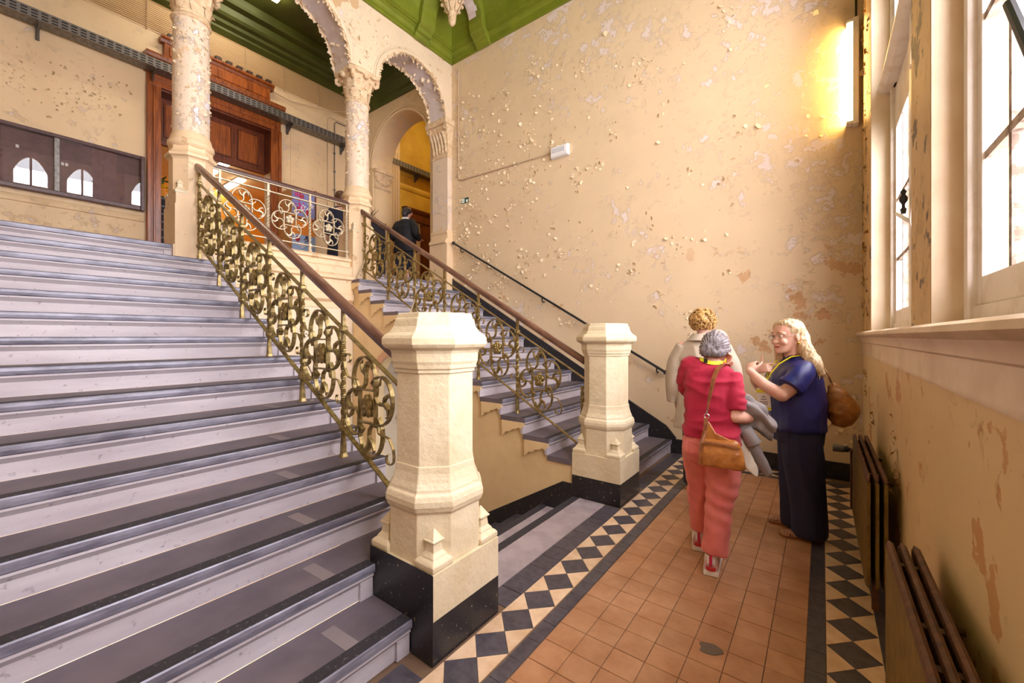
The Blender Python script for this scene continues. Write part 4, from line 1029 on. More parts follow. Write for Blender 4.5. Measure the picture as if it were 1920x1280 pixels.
# corridor door at the far end of the landing
d2 = empty('door_2', (XL, 7.75, LZ), kind='structure')
b = MB(); b.box(.0,.09,-.85,-.70,0,2.0); b.box(0,.09,.70,.85,0,2.0); b.box(0,.11,-.92,.92,2.0,2.2); b.prism([(0,2.2),(.12,2.2),(.17,2.27),(.17,2.31),(0,2.33)], 'y', -.96, .96); b.build('doorframe', M_DARKWOOD2, d2, bevel=.006)
b = MB(); b.box(.008,.02,-.7,.06,0,2.0); b.build('lit_opening', MT('pale_plaster', (214,190,160)), d2)
lf_ = empty('leaf_hinge', (.1,.10,0)); lf_.parent = d2; lf_.rotation_euler = (0,0,R(-9)); lf_.name = 'door_leaf'
b = MB(); b.box(-.02,.02,-.47,0,.02,1.98); b.box(-.03,.0,0,.6,.02,1.98); dl = b.build('leaf', M_DARKWOOD2, lf_, bevel=.004)
# warm corridor lamps
for yy in (7.2,):
    batten('ceiling_lamp', (-6.9, yy, 7.3), 0, 1.4, 'tube lamp lighting the yellow-lit corridor beyond the inner arch', emit('corridor_tube', (1.0,.78,.38,1), 40))

# ================================================================ things in the hall
# warm tube lamp standing upright in the corner of the end wall
lm = empty('wall_lamp', (.25, YB, 4.19), 0, 'glowing warm upright tube lamp high in the corner of the cream wall', 'lamp')
b = MB(); b.box(.0,.05,-.10,0,-.54,.54); b.build('housing', M_PLASTIC, lm, bevel=.006)
b = MB(); b.loft([[(-.045*math.cos(R(a))-.0, -.05+.045*math.sin(R(a)), z) for a in range(0,360,30)] for z in (-.50,.50)]); b.build('tube_cover', emit('warm_tube', (1.0,.64,.2,1), 75), lm)
for z in (-.53,.50):
    b = MB(); b.box(-.05,.0,-.10,-.0,z,z+.03); b.build('end_cap', M_PLASTIC, lm, bevel=.004)
w = MB(); w.tube([(0.03,-.03,.54),(.03,-.03,.9),(.03,-.03,2.3)], .010, 6); w.build('supply_cable', M_BLACKIRON, lm)
# emergency light and its conduit
em = empty('emergency_light', (-3.20, YB, 4.315), 0, 'white emergency light box at the end of the conduit on the cream wall', 'lamp')
b = MB(); b.loft([[(-.155,0,-.09),(.155,0,-.09),(.155,0,.09),(-.155,0,.09)],[(-.155,-.05,-.085),(.155,-.05,-.085),(.155,-.05,.085),(-.155,-.05,.085)],[(-.14,-.075,-.07),(.14,-.075,-.07),(.14,-.075,.07),(-.14,-.075,.07)]]); b.build('housing', M_PLASTIC, em, bevel=.008)
b = MB(); b.box(-.11,.11,-.082,-.075,-.02,.045); b.build('diffuser', MT('frosted', (206,206,210), rough=.2), em, bevel=.004)
b = MB(); b.box(-.155,.155,-.02,-.001,.088,.094); b.build('back_rim', MT('grey_rim', (176,172,172)), em)
cd = empty('wall_conduit', (-5.44, YB, 5.3), 0, 'pale clipped conduit dropping beside the pier and crossing to the emergency light', 'conduit')
b = MB(); b.tube([(.02,-.014,1.08),(.05,-.02,1.115),(.085,-.014,1.09),(.085,-.014,1.0),(.085,-.014,-.86),(.10,-.014,-.92),(.16,-.014,-.945),(2.06,-.014,-.965)], .0115, 8); b.build('pipe', M_CONDUIT, cd, smooth=True)
b = MB(); b.box(-.02,.02,-.03,0,-.014,.014); cm = b.mesh('clip', M_CONDUIT)
for k in range(7): link('clip', cm, cd, (.32 + .28*k, 0, -.945 - .002*k))
for k in range(6): link('clip', cm, cd, (.085, 0, .9 - .33*k))
# exit sign
ex = empty('exit_sign', (-5.20, YB, 3.965), 0, 'small green and white running man exit sign on the cream wall by the pier', 'sign')
b = MB(); b.box(-.085,.085,-.006,0,-.047,.047); b.build('plate', MT('sign_green', (14,66,44), rough=.3), ex)
MWS = emit('sign_white', (.8,.92,.88,1), .25)
b = MB(); b.box(-.072,-.012,-.008,-.006,-.036,.036); b.build('door_symbol', MWS, ex)
b = MB(); b.prism([(.072,-.034),(.02,-.034),(.037,-.017),(.018,.004),(.034,.02),(.055,.0),(.072,.018)], 'y', -.008, -.006); b.build('arrow', MWS, ex)
b = MB(); b.prism([(-.044+.006*math.cos(a),.022+.006*math.sin(a)) for a in [k*.785 for k in range(8)]], 'y', -.009, -.008)
for p in ([(-.044,.014),(-.040,-.008)],[(-.043,.010),(-.03,.002)],[(-.044,.010),(-.056,.0)],[(-.040,-.008),(-.028,-.018),(-.030,-.03)],[(-.041,-.008),(-.05,-.02),(-.06,-.022)]): b.strap([(x,-.0085,z) for x, z in p], (0,1,0), .001, .006)
b.build('running_man', MT('sign_green', (14,66,44)), ex)
# plaster pendant at the corner of the coved ceiling
bo = empty('ceiling_boss', (-4.93, 4.93, 7.12), 0, 'cream carved plaster pendant hanging at the corner of the green cove', 'ornament')
b = MB(); b.lathe([(.005,-.46),(.03,-.45),(.055,-.41),(.065,-.37),(.06,-.335),(.07,-.325),(.072,-.31),(.05,-.30)], 18); b.build('drop', M_CAPITAL, bo, smooth=True)
b = MB(); b.lathe([(.05,-.31),(.07,-.26),(.085,-.2),(.13,-.12),(.15,-.05),(.14,.0),(.10,.03)], 18)
for k in range(8):
    a = k*PI/4; d = Vector((math.cos(a), math.sin(a), 0)); t_ = Vector((-math.sin(a), math.cos(a), 0))
    b.loft([[d*r_ - t_*w_ + Vector((0,0,z)), d*(r_+.016) + Vector((0,0,z)), d*r_ + t_*w_ + Vector((0,0,z)), d*(r_-.02) + Vector((0,0,z))] for r_, w_, z in ((.08,.02,-.25),(.12,.045,-.17),(.155,.05,-.08),(.185,.03,-.03),(.19,.01,-.06))])
    b.sphere(d*.165 + Vector((0,0,-.13)), .028, 8, 5)
b.build('leaf_cup', M_CAPITAL, bo, smooth=True)
b = MB(); b.lathe([(.11,.0),(.15,.03),(.16,.06),(.14,.12),(.2,.24)], 8); b.build('collar', M_GREEN, bo)
# radiators
def radiator(y0, y1, label):
    r = empty('radiator', (.25, (y0+y1)/2, .14), 0, label, 'radiator', 'panel radiators under the window sill')
    h = (y1-y0)/2
    for k, x in enumerate((-.05, -.015, .02)):
        b = MB(); nb = int((y1-y0)/.028)
        pts = []
        for i in range(nb + 1):
            yy = -h + (y1-y0)*i/nb
            pts += [(x - .006, yy), (x - .0085, yy + .007), (x - .0085, yy + .017), (x - .006, yy + .021)] if i < nb else [(x - .006, yy)]
        poly = pts + [(x + .007, h), (x + .007, -h)]
        b.prism(poly, 'z', .03, .58); pnl = b.build('panel', M_RAD, r)
        b = MB(); n_ = 22; rg = []
        for i in range(n_ + 1):
            f = i/n_; yy = -h + 2*h*f; e = min(1, min(f, 1-f)*22)**.5 if 0 < f < 1 else .12
            rg.append([(x + .013*e*math.cos(a), yy, .59 + .02*e*math.sin(a)) for a in [j*PI/4 for j in range(8)]])
        b.loft(rg); b.build('header_tube', M_RADTOP, pnl, smooth=True)
        b = MB(); b.loft([[(p[0], p[1], p[2] - .57) for p in q] for q in rg]); b.build('footer_tube', M_RAD, pnl, smooth=True)
    for yy in (-h+.18, -h + .55, h-.55, h-.18):
        b = MB(); b.box(-.05,.02,yy-.012,yy+.012,.565,.585); b.build('connector', M_RADTOP, r)
    for yy in (-h+.18, h-.18):
        b = MB(); b.box(-.05,.02,yy-.02,yy+.02,.02,.05); b.build('connector', M_RADTOP, r)
    for yy in (-h + .35, h - .35):
        for z in (.1, .5):
            b = MB(); b.tube([(.02,yy,z),(.083,yy,z)], .012, 8); b.build('wall_bracket', M_RADTOP, r)
    for yy in (-h+.12, h-.12):
        b = MB(); b.box(-.03,.0,yy-.015,yy+.015,-.14,.04); b.build('foot', M_RADTOP, r)
    return r
radiator(.82, 2.10, 'nearer mustard panel radiator with rusty top rails, cut by the frame corner')
rd = radiator(2.90, 4.19, 'farther mustard panel radiator with open end, under the sill by the corner')
vl = empty('radiator_valve', (.19, 4.24, .60), 0, 'grey thermostatic valve on the end of the farther radiator', 'valve')
b = MB(); b.tube([(.0,-.07,0),(0,0,0),(-.02,.0,0)], .014, 8); b.tube([(0,0,0),(0,0,-.45),(.05,.0,-.55)], .011, 8); b.build('pipe', M_RADTOP, vl)
b = MB(); b.tube([(-.02,0,0),(-.05,0,0)], .024, 12); b.build('collar', M_BLACKIRON, vl)
b = MB(); b.tube([(-.05,0,0),(-.12,0,0)], .030, 14); b.build('head', MT('valve_grey', (120,112,108)), vl)
# ================================================================ people
from mathutils import noise as mnoise
def rings_tube(b, pts, rad, n=14, flat=None, up=None, endcap=True):
    """limb: tapering tube along pts with rounded ends; flat = per-ring (rx, ry) factors"""
    pts = [Vector(p) for p in pts]; rs = list(rad)
    P2, R2 = [], []
    for i in range(len(pts) - 1):                 # smooth resample (Catmull-Rom)
        p0 = pts[max(i-1,0)]; p1 = pts[i]; p2 = pts[i+1]; p3 = pts[min(i+2,len(pts)-1)]
        for k in range(5):
            t = k/5; P2.append(.5*((2*p1)+(p2-p0)*t+(2*p0-5*p1+4*p2-p3)*t*t+(3*p1-p0-3*p2+p3)*t**3)); R2.append(rs[i]+(rs[i+1]-rs[i])*(3*t*t-2*t**3))
    P2.append(pts[-1]); R2.append(rs[-1])
    if endcap:
        d0 = (P2[0]-P2[1]).normalized(); d1 = (P2[-1]-P2[-2]).normalized()
        for f, g in ((.5,.86),(.87,.5),(.98,.15)):
            P2.insert(0, pts[0] + d0*rs[0]*f); R2.insert(0, rs[0]*g)
            P2.append(pts[-1] + d1*rs[-1]*f); R2.append(rs[-1]*g)
    return b.tube(P2, R2, n)
def body_rings(b, rings, n=24, sq_=2.0):
    """stack of (cx, cy, z, rx, ry[, tiltx, tilty]) superellipse sections"""
    out = []
    for r in rings:
        cx, cy, z, rx, ry = r[:5]; tx = r[5] if len(r) > 5 else 0; ty = r[6] if len(r) > 6 else 0
        ring = []
        for i in range(n):
            a = 2*PI*i/n; c = math.cos(a); s_ = math.sin(a)
            x = rx*math.copysign(abs(c)**(2/sq_), c); y_ = ry*math.copysign(abs(s_)**(2/sq_), s_)
            ring.append((cx + x, cy + y_, z + x*tx + y_*ty))
        out.append(ring)
    return b.loft(out)
def remesh(b, voxel, name, mat, parent, smooth=6, disp=None, kind=None):
    me = b.mesh('tmp', mat)
    o = bpy.data.objects.new('tmp', me); COL.objects.link(o)
    m = o.modifiers.new('r', 'REMESH'); m.mode = 'VOXEL'; m.voxel_size = voxel
    if smooth:
        m = o.modifiers.new('s', 'SMOOTH'); m.iterations = smooth; m.factor = .5
    dg = bpy.context.evaluated_depsgraph_get(); dg.update()
    me2 = bpy.data.meshes.new_from_object(o.evaluated_get(dg)); bpy.data.objects.remove(o); bpy.data.meshes.remove(me)
    me2.name = name
    if disp:
        nrm = [v.normal.copy() for v in me2.vertices]
        for v, q in zip(me2.vertices, nrm):
            d = disp(v.co, q)
            v.co += d if isinstance(d, Vector) else q*d
    for p in me2.polygons: p.use_smooth = True
    if not me2.materials: me2.materials.append(mat)
    return link(name, me2, parent)
def fold(scale, amp, stretch=(1,1,1), seed=0):
    st = Vector(stretch)
    def f(co, n):
        p = Vector((co.x*st.x, co.y*st.y, co.z*st.z))*scale + Vector((seed, seed*.7, 0))
        v = mnoise.noise(p); return amp*(1 - 2*abs(v)) - amp*.4
    return f
def hand(b, wrist, d, pn, side, curl, thumb=1.0, spread=.1, sc=1.0, tc=.5, tdir=(.9, .55)):
    """palm and five fingers. d: towards fingertips, pn: palm normal, side: +1 when the thumb lies along d x pn"""
    w = Vector(wrist); d = Vector(d).normalized(); pn = Vector(pn); pn = (pn - d*pn.dot(d)).normalized(); s_ = d.cross(pn)*side
    rg = []
    for f, wd, th in ((-.012,.026,.020),(.0,.028,.019),(.03,.038,.017),(.06,.042,.015),(.085,.040,.012),(.092,.034,.009)):
        c = w + d*f*sc; ring = []
        for i in range(10):
            a = 2*PI*i/10; ring.append(c + s_*math.cos(a)*wd*sc + pn*math.sin(a)*th*sc)
        rg.append(ring)
    b.loft(rg)
    for k, (off, L_) in enumerate(((.030,.072),(.010,.080),(-.011,.074),(-.030,.058))):
        p = w + d*.08*sc + s_*off*sc; cu = curl[k] if isinstance(curl, (list, tuple)) else curl
        dr = (d + s_*off*spread*10*.3).normalized(); pts = [p - d*.02*sc, p]; ang = 0
        for q, fr in enumerate((.45,.30,.25)):
            ang += cu*(.9, 1.1, .8)[q]
            v = dr*math.cos(ang) + pn*math.sin(ang); p = p + v*L_*fr*sc; pts.append(p)
        rings_tube(b, pts, [.0092*sc,.0092*sc,.0084*sc,.0076*sc,.0066*sc], 8)
    p0 = w + d*.02*sc + s_*.028*sc; p1 = w + d*.045*sc + s_*.052*sc*thumb + pn*.012*sc
    p2 = p1 + (d*tdir[0] + s_*(tdir[1]*thumb) + pn*tc*.4).normalized()*.034*sc; p3 = p2 + (d*(.95 if tdir[0] > .5 else .1) + s_*(.1 if tdir[0] > .5 else 1) + pn*tc*.5).normalized()*.028*sc
    rings_tube(b, [p0, p1, p2, p3], [.014*sc,.0115*sc,.0098*sc,.008*sc], 8)
def head_mesh(b, c, fwd, up, s=1.0, face=True):
    """head with brow, nose, lips, chin and ears; c is the head's centre, fwd where it looks"""
    c = Vector(c); f = Vector(fwd).normalized(); u = Vector(up); u = (u - f*u.dot(f)).normalized(); r = f.cross(u)
    P_ = lambda x, y, z: c + r*x*s + f*y*s + u*z*s
    rg = []
    for z, rx, yf, yb in ((-.118,.018,.078,.035),(-.112,.036,.090,.01),(-.095,.048,.094,-.02),(-.07,.057,.092,-.055),(-.04,.065,.089,-.078),(-.01,.070,.087,-.092),(.025,.073,.089,-.098),(.055,.074,.087,-.098),(.085,.068,.074,-.088),(.108,.052,.050,-.066),(.121,.028,.022,-.036),(.124,.010,.004,-.012)):
        ym = (yf + yb)/2; ry = (yf - yb)/2
        rg.append([P_(rx*math.copysign(abs(math.cos(a))**.9, math.cos(a)), ym + ry*math.sin(a), z) for a in [2*PI*i/24 for i in range(24)]])
    b.loft(rg)
    if face:
        b.loft([[P_(x*w, y, z) for x, y in ((-1,yb),(0,yf),(1,yb),(0,yb-.02))] for z, w, yf, yb in ((.028,.007,.097,.082),(.0,.010,.105,.084),(-.022,.016,.118,.086),(-.032,.018,.116,.086),(-.038,.012,.098,.084))])
        b.sphere(P_(0,.108,-.026), .0125*s, 10, 6); b.sphere(P_(.012,.098,-.031), .009*s, 8, 5); b.sphere(P_(-.012,.098,-.031), .009*s, 8, 5)
        for sg in (1,-1):
            rings_tube(b, [P_(sg*.052,.070,.030), P_(sg*.035,.085,.034), P_(sg*.012,.090,.026)], [.008*s,.010*s,.008*s], 8)
            b.sphere(P_(sg*.040,.072,-.030), .024*s, 10, 6)
        rings_tube(b, [P_(-.022,.084,-.060), P_(0,.096,-.057), P_(.022,.084,-.060)], [.0055*s,.0075*s,.0055*s], 8)
        rings_tube(b, [P_(-.020,.083,-.068), P_(0,.094,-.070), P_(.020,.083,-.068)], [.0055*s,.008*s,.0055*s], 8)
        b.sphere(P_(0,.084,-.098), .020*s, 10, 6)
    for sg in (1,-1):
        b.loft([[P_(sg*(.070 + .006*q), -.012 + ey*math.cos(a), -.004 + ez*math.sin(a)) for a in [2*PI*i/12 for i in range(12)]] for q, ey, ez in ((0,.012,.024),(1,.017,.031),(2.6,.016,.030),(3,.010,.022))])
    return P_
def skin(name, c, c2):
    t = NT(name); col = t.mix(t.ramp(t.noise(22, 4), .35, .7), srgb(*c), srgb(*c2)); t.b.inputs['Subsurface Weight'].default_value = .12; t.b.inputs['Subsurface Radius'].default_value = (.6,.25,.15); t.b.inputs['Subsurface Scale'].default_value = .02
    t.bump(t.noise(300, 2), .08, .001); return t.out(col, .5)
def cloth(name, c, c2=None, rough=.8, sc=900, stretch=None, wear=None):
    t = NT(name); col = srgb(*c)
    col = t.mix(t.ramp(t.noise(9, 4), .3, .75), srgb(*c), srgb(*(c2 or tuple(int(x*.86) for x in c))))
    t.bump(t.noise(sc, 2, stretch=stretch), .25, .0012); t.b.inputs['Sheen Weight'].default_value = .12 if sum(c) > 250 else 0
    return t.out(col, rough)
def hairmat(name, a, b_, c_):
    t = NT(name); n = t.noise(130, 3, .6, stretch=(1,1,.22)); col = t.mix(t.ramp(n, .35, .6), srgb(*a), srgb(*b_)); col = t.mix(t.ramp(t.noise(40, 3, stretch=(1,1,.3)), .55, .72), col, srgb(*c_))
    t.bump(n, .6, .004); return t.out(col, .45)
SK1 = skin('skin_fair', (232,188,166), (224,168,146))
def lanyard(b, pts, w=.014): b.strap(pts, (0,0,1), w, .003)

# ---------------- woman in the red sweater, seen from behind, walking away
rw = empty('person', (-.574, 2.95, 0), R(3), 'person from behind in red sweater and pink trousers with grey hair in a bun', 'person', None)
b = MB()
body_rings(b, [(0,.0,.78,.10,.08),(0,0,.86,.125,.085),(-.008,0,.95,.12,.08),(-.012,0,1.08,.12,.08),(-.012,.01,1.20,.14,.095),(-.012,.015,1.29,.12,.08),(-.01,.02,1.34,.05,.05)])
rings_tube(b, [(-.01,.025,1.30),(-.0,.04,1.38),(.005,.055,1.44)], [.055,.050,.052])
P1 = head_mesh(b, (.012,.065,1.425), (.16,.95,-.26), (.10,.2,.97), .96)
hp = {'R': ((.075,-.01,.80),(.045,-.03,.44),(.010,-.062,.10)), 'L': ((-.08,.0,.80),(-.09,.10,.45),(-.11,.215,.11))}
for s_, (h, k, a) in hp.items(): rings_tube(b, [h, k, a, (a[0], a[1]-.0, .04)], [.08,.052,.030,.027])
rings_tube(b, [(.10,.01,1.235),(.134,-.04,1.13),(.142,-.05,.998)], [.036,.038,.040]); rings_tube(b, [(.142,-.05,1.0),(.195,.05,.985),(.22,.16,1.0)], [.043,.040,.030])
hand(b, (.22,.16,1.0), (.1,1,.05), (-.3,.1,-1), -1, .5)
rings_tube(b, [(-.15,.02,1.30),(-.17,.07,1.16),(-.12,.19,1.09)], [.046,.04,.038]); rings_tube(b, [(-.12,.19,1.09),(-.04,.17,1.20),(.035,.11,1.305)], [.037,.033,.027])
hand(b, (.035,.11,1.305), (.55,-.35,.75), (-.5,-.6,0), 1, .45)
remesh(b, .0065, 'body', SK1, rw, 3)
b = MB()
body_rings(b, [(-.005,-.01,.835,.174,.135,-.12),(-.005,-.005,.88,.174,.135,-.09),(-.008,0,.96,.160,.122,-.04),(-.014,.0,1.06,.152,.118),(-.016,.005,1.17,.156,.122),(-.016,.012,1.26,.156,.108,-.10),(-.014,.018,1.31,.135,.085,-.16),(-.012,.022,1.34,.085,.062,-.16)], sq_=2.3)
rings_tube(b, [(.105,.01,1.245),(.135,-.04,1.14),(.143,-.052,1.045)], [.064,.058,.054], endcap=False)
rings_tube(b, [(-.135,.018,1.305),(-.175,.07,1.16),(-.125,.19,1.095)], [.064,.058,.052]); rings_tube(b, [(-.12,.19,1.095),(-.05,.172,1.19)], [.05,.044])
MRED = cloth('red_knit', (182,28,62), (164,20,52), .85, 700)
fs = fold(9, .011, (.5,.6,1.6), 3)
remesh(b, .008, 'sweater', MRED, rw, 4, lambda co, n: fs(co, n) + (.004*math.sin(co.z*130 + co.x*20)*max(0, min(1, (co.x-.15)*30)) if co.z < 1.2 else 0))
b = MB()
body_rings(b, [(-.01,.0,.70,.15,.135),(-.008,-.015,.76,.172,.150),(-.006,-.010,.83,.166,.128),(-.006,0,.91,.13,.095)], sq_=2.4)
rings_tube(b, [(.072,-.02,.74),(.068,-.03,.60),(.05,-.032,.42),(.035,-.055,.26),(.022,-.070,.125)], [.10,.096,.084,.077,.078], 18, endcap=False)
rings_tube(b, [(-.085,.0,.74),(-.088,.05,.60),(-.09,.10,.43),(-.095,.145,.28),(-.10,.17,.16)], [.098,.094,.080,.070,.066], 18, endcap=False)
MPINK = cloth('pink_denim', (226,128,120), (212,104,98), .8, 900)
def pf(co, n):
    f1 = fold(8, .007, (1,1,.8), 1)(co, n); w = max(0, 1 - abs(co.z-.45)/.22)
    return f1 + .005*w*math.sin(co.z*70 + co.x*25)
remesh(b, .008, 'trousers', MPINK, rw, 4, pf)
b = MB()
b.strap([(-.10,-.166,.83),(-.02,-.172,.80)], (0,0,1), .004, .003); b.strap([(-.11,-.162,.83),(-.105,-.168,.72),(-.05,-.172,.69),(-.015,-.172,.72),(-.02,-.17,.80)], (0,1,0), .004, .004)
b.build('pocket_seam', cloth('seam', (198,84,80)), rw)
MSW, MSR, MSD = MT('shoe_white', (238,234,230)), MT('shoe_red', (196,48,52)), MT('shoe_dusty', (206,170,166))
def sneaker(x, y_, rz, pitch, z):
    r = empty('sneaker', (x, y_, z)); r.parent = rw; r.rotation_euler = (pitch, 0, rz); r.scale = (1.12, 1.12, 1.15)
    prof = [(-.045,.030),(-.05,.036),(.0,.040),(.09,.042),(.16,.046),(.205,.040),(.228,.020)]
    def out(z, g, k=1.0):
        L_ = []
        for yy, w in prof: L_.append((w*g*k, yy*g if yy > 0 else yy*g, z))
        return L_ + [(-a, b2, c2) for a, b2, c2 in L_[::-1]]
    b = MB(); b.loft([out(0, .98), out(.012, 1.05), out(.030, 1.03), out(.034, .98)]); b.build('sole', MSW, r, True, bevel=.003)
    b = MB(); b.loft([out(.032, .97), out(.055, .95), [(p[0]*.86, min(p[1], .13 + (p[1]-.13)*.7) if p[1] > .13 else p[1], .075 if p[1] < .13 else .06) for p in out(0, .94)], [(p[0]*.72, -.036 + (p[1]+.045)*.42, .105 - .02*max(0, p[1])*4) for p in out(0, .9)]]); up_ = b.build('upper', MSD, r, True)
    b = MB(); b.loft([[(.036*math.cos(a)*k_, -.012 - .041*math.sin(a)*k_, z_) for a in [PI*i/10 for i in range(11)]] + [(.033*math.cos(a)*k_, -.012 - .035*math.sin(a)*k_, z_) for a in [PI*i/10 for i in range(10,-1,-1)]] for k_, z_ in ((1.05,.032),(1.04,.048),(1.0,.052))]); b.build('heel_counter', MSR, r)
    b = MB(); b.loft([[(.034*math.cos(a)*k_, -.012 - .037*math.sin(a)*k_, z_) for a in [PI*i/10 for i in range(11)]] + [(.030*math.cos(a)*k_, -.010 - .03*math.sin(a)*k_, z_) for a in [PI*i/10 for i in range(10,-1,-1)]] for k_, z_ in ((1.02,.068),(.95,.105),(.93,.11))]); b.build('heel_collar', MSW, r)
    b = MB(); b.box(-.008,.008,-.056,-.046,.06,.115); b.build('pull_tab', MT('tab_pink', (206,40,84)), r, bevel=.002)
    b = MB()
    for q in range(4): b.strap([(-.026,.05+.02*q,.082-.006*q),(0,.055+.02*q,.094-.008*q),(.026,.05+.02*q,.082-.006*q)], (0,1,0), .006, .003)
    b.build('laces', MSW, r)
sneaker(.008, -.085, R(4), 0, 0); sneaker(-.112, .20, R(8), 0, 0)
HG = hairmat('grey_hair', (90,80,82), (150,140,144), (54,46,46))
b = MB()
c0 = Vector((.012,.055,1.445)); b.sphere(c0 + Vector((0,-.012,.004)), .094, 24, 16, .90, 1.08, .98); b.sphere(c0 + Vector((-.03,-.092,-.042)), .045, 16, 10, 1.15, .8, .9)
for k in range(9):
    a = k*.7; b.sphere(c0 + Vector((-.03 + .028*math.cos(a), -.105, -.035 + .024*math.sin(a))), .018, 8, 6)
rings_tube(b, [c0+Vector((.06,.0,-.03)), c0+Vector((.03,-.07,-.05)), c0+Vector((-.02,-.09,-.05))], [.035,.034,.03])
rings_tube(b, [c0+Vector((-.07,.01,-.02)), c0+Vector((-.06,-.05,-.05)), c0+Vector((-.03,-.08,-.05))], [.03,.03,.03])
def hf(amp, sc, st, seed=0): 
    return lambda co, n: amp*mnoise.noise(Vector((co.x*st[0], co.y*st[1], co.z*st[2]))*sc + Vector((seed,0,0)))
o = remesh(b, .006, 'hair', HG, rw, 2, lambda co, n: .006*math.sin(60*math.atan2(co.x-.012, co.z-1.41)*.5) * .4 + .006*mnoise.noise(co*38))
b = MB()
for k in range(12): 
    a = -1.6 + k*.28; p = c0 + Vector((.088*math.sin(a), -.03, .088*math.cos(a)))
    b.tube([p, c0 + Vector((.06*math.sin(a), -.10, .05*math.cos(a))), c0 + Vector((-.03,-.118,-.03))], [.0016,.0022,.0016], 5)
b.build('hair_strand', MT('silver_strand', (186,178,184)), o)
ln = empty('lanyard', (-.574, 2.95, 0), R(3), 'yellow lanyard with black clip round the neck of the person in red', 'lanyard')
MYL = MT('lanyard_yellow', (232,226,40)); b = MB()
b.strap([(-.066+.132*i/8, -.035-.028*math.sin(PI*i/8)+.0, 1.352 - .012*math.sin(PI*i/8)-.02*i/8) for i in range(9)], (.0,.35,1), .024, .003)
for sg in (1,-1): b.strap([(sg*.066,-.035,1.352-.01*(1+sg)),(sg*.075,.03,1.35),(sg*.06,.10,1.27),(sg*.03,.13,1.15),(0,.135,1.05)], (sg*.6,.3,.7), .016, .003)
b.build('ribbon', MYL, ln)
b = MB(); b.box(-.040,-.018,-.067,-.055,1.328,1.356); b.build('clip', M_BLACKIRON, ln, bevel=.002)
# tan leather shoulder bag behind her right hip
hb = empty('shoulder_bag', (-.485, 2.76, .71), R(3), 'tan leather shoulder bag hanging at the hip of the person in red', 'bag')
def leather():
    t = NT('tan_leather'); col = t.mix(t.ramp(t.noise(14, 5), .3, .7), srgb(196,128,62), srgb(150,86,36)); col = t.mix(t.ramp(t.noise(5, 3), .55, .75), col, srgb(222,162,98)); t.bump(t.noise(60, 4), .35, .004); return t.out(col, .32)
MLE = leather(); MLD = simple('dark_leather', srgb(150,90,52), .45, c2=srgb(120,68,38), scale=20)
b = MB()
body_rings(b, [(0,0,-.0,.118,.034),(0,0,.012,.128,.046),(0,0,.04,.127,.052,.02),(-.004,0,.09,.121,.048,.03),(-.012,0,.15,.106,.036,.04),(-.018,0,.165,.096,.026,.05)], 28, 3.2)
remesh(b, .006, 'pouch', MLE, hb, 3, fold(12, .004, (1,1,1), 5))
b = MB(); b.loft([[(-.115,-.012,.12),(-.115,.012,.12),(.06,.012,.14),(.06,-.012,.14)], [(-.11,-.010,.18),(-.11,.010,.18),(.055,.01,.165),(.055,-.01,.165)], [(-.085,-.008,.262),(-.085,.008,.262),(-.03,.008,.20),(-.03,-.008,.20)], [(-.082,-.005,.272),(-.082,.005,.272),(-.066,.005,.262),(-.066,-.005,.262)]]); b.build('upper_flap', MLE, hb, True, bevel=.004)
b = MB(); b.strap([(-.118,-.054,.142),(-.05,-.05,.150),(.04,-.048,.142),(.10,-.044,.134)], (0,.25,1), .010, .005); b.build('zip_band', MLD, hb)
b = MB(); b.strap([(-.115,-.045,.01),(-.113,-.05,.06),(-.104,-.044,.13),(-.09,-.02,.19),(-.078,-.005,.26)], (1,.3,0), .014, .005); b.build('side_piping', MLD, hb)
b = MB(); b.strap([(-.085,-.012,.29),(-.084,-.02,.25),(-.088,-.022,.225)], (1,0,0), .022, .006); b.build('tab', MLD, hb)
b = MB(); b.tube([(-.08 + .014*math.cos(a), -.008, .30 + .014*math.sin(a)) for a in [2*PI*i/14 for i in range(15)]], .0035, 6); b.tube([(-.08,-.008,.31),(-.078,-.008,.335),(-.076,-.008,.345)], .005, 6); b.build('ring', MT('bag_metal', (200,200,204), rough=.25, metal=.9), hb)
b = MB()
b.strap([(-.076,-.008,.34),(-.070,-.002,.40),(-.058,.0,.46),(-.045,.012,.53),(-.030,.06,.585),(-.008,.12,.615),(.01,.19,.61),(.02,.25,.56)], (1,-.25,.12), [.010,.014,.020,.026,.030,.030,.028,.026], .004)
b.strap([(-.076,-.014,.34),(-.064,-.010,.40),(-.050,-.008,.46),(-.038,.004,.53),(-.028,.054,.583)], (1,-.2,.1), .010, .004)
b.build('strap', MLD, hb)
# coats carried over her forearm
MCO = cloth('grey_coat', (156,148,148), (128,120,120), .7, 500); MCR = cloth('cream_lining', (226,216,200), (208,196,178), .8, 500)
cf = empty('folded_coat', (-.475, 3.00, 1.0), R(0), 'grey jacket and cream coat draped over the forearm of the person in red', 'coat')
b = MB()
rings_tube(b, [(-.01,-.02,.055),(.05,.0,.075),(.12,.03,.035),(.18,.06,-.045),(.215,.07,-.10)], [.045,.062,.066,.055,.035], 16)
rings_tube(b, [(.0,.03,.02),(.08,.06,.0),(.15,.09,-.07),(.19,.10,-.13)], [.05,.06,.055,.035], 16)
def cofold(co, n):
    t = co.x*.62 - co.z*.6; u = co.x*.6 + co.z*.72
    return .014*math.sin(u*85 + 4*mnoise.noise(co*9)) 
remesh(b, .006, 'jacket_roll', MCO, cf, 3, cofold)
b = MB()
rings_tube(b, [(.0,.0,-.01),(.06,.02,-.10),(.11,.04,-.19),(.155,.05,-.28),(.20,.06,-.36)], [.05,.052,.045,.036,.026], 14)
remesh(b, .006, 'hanging_front', MCO, cf, 3, fold(10, .007, (1,1,.6), 9))
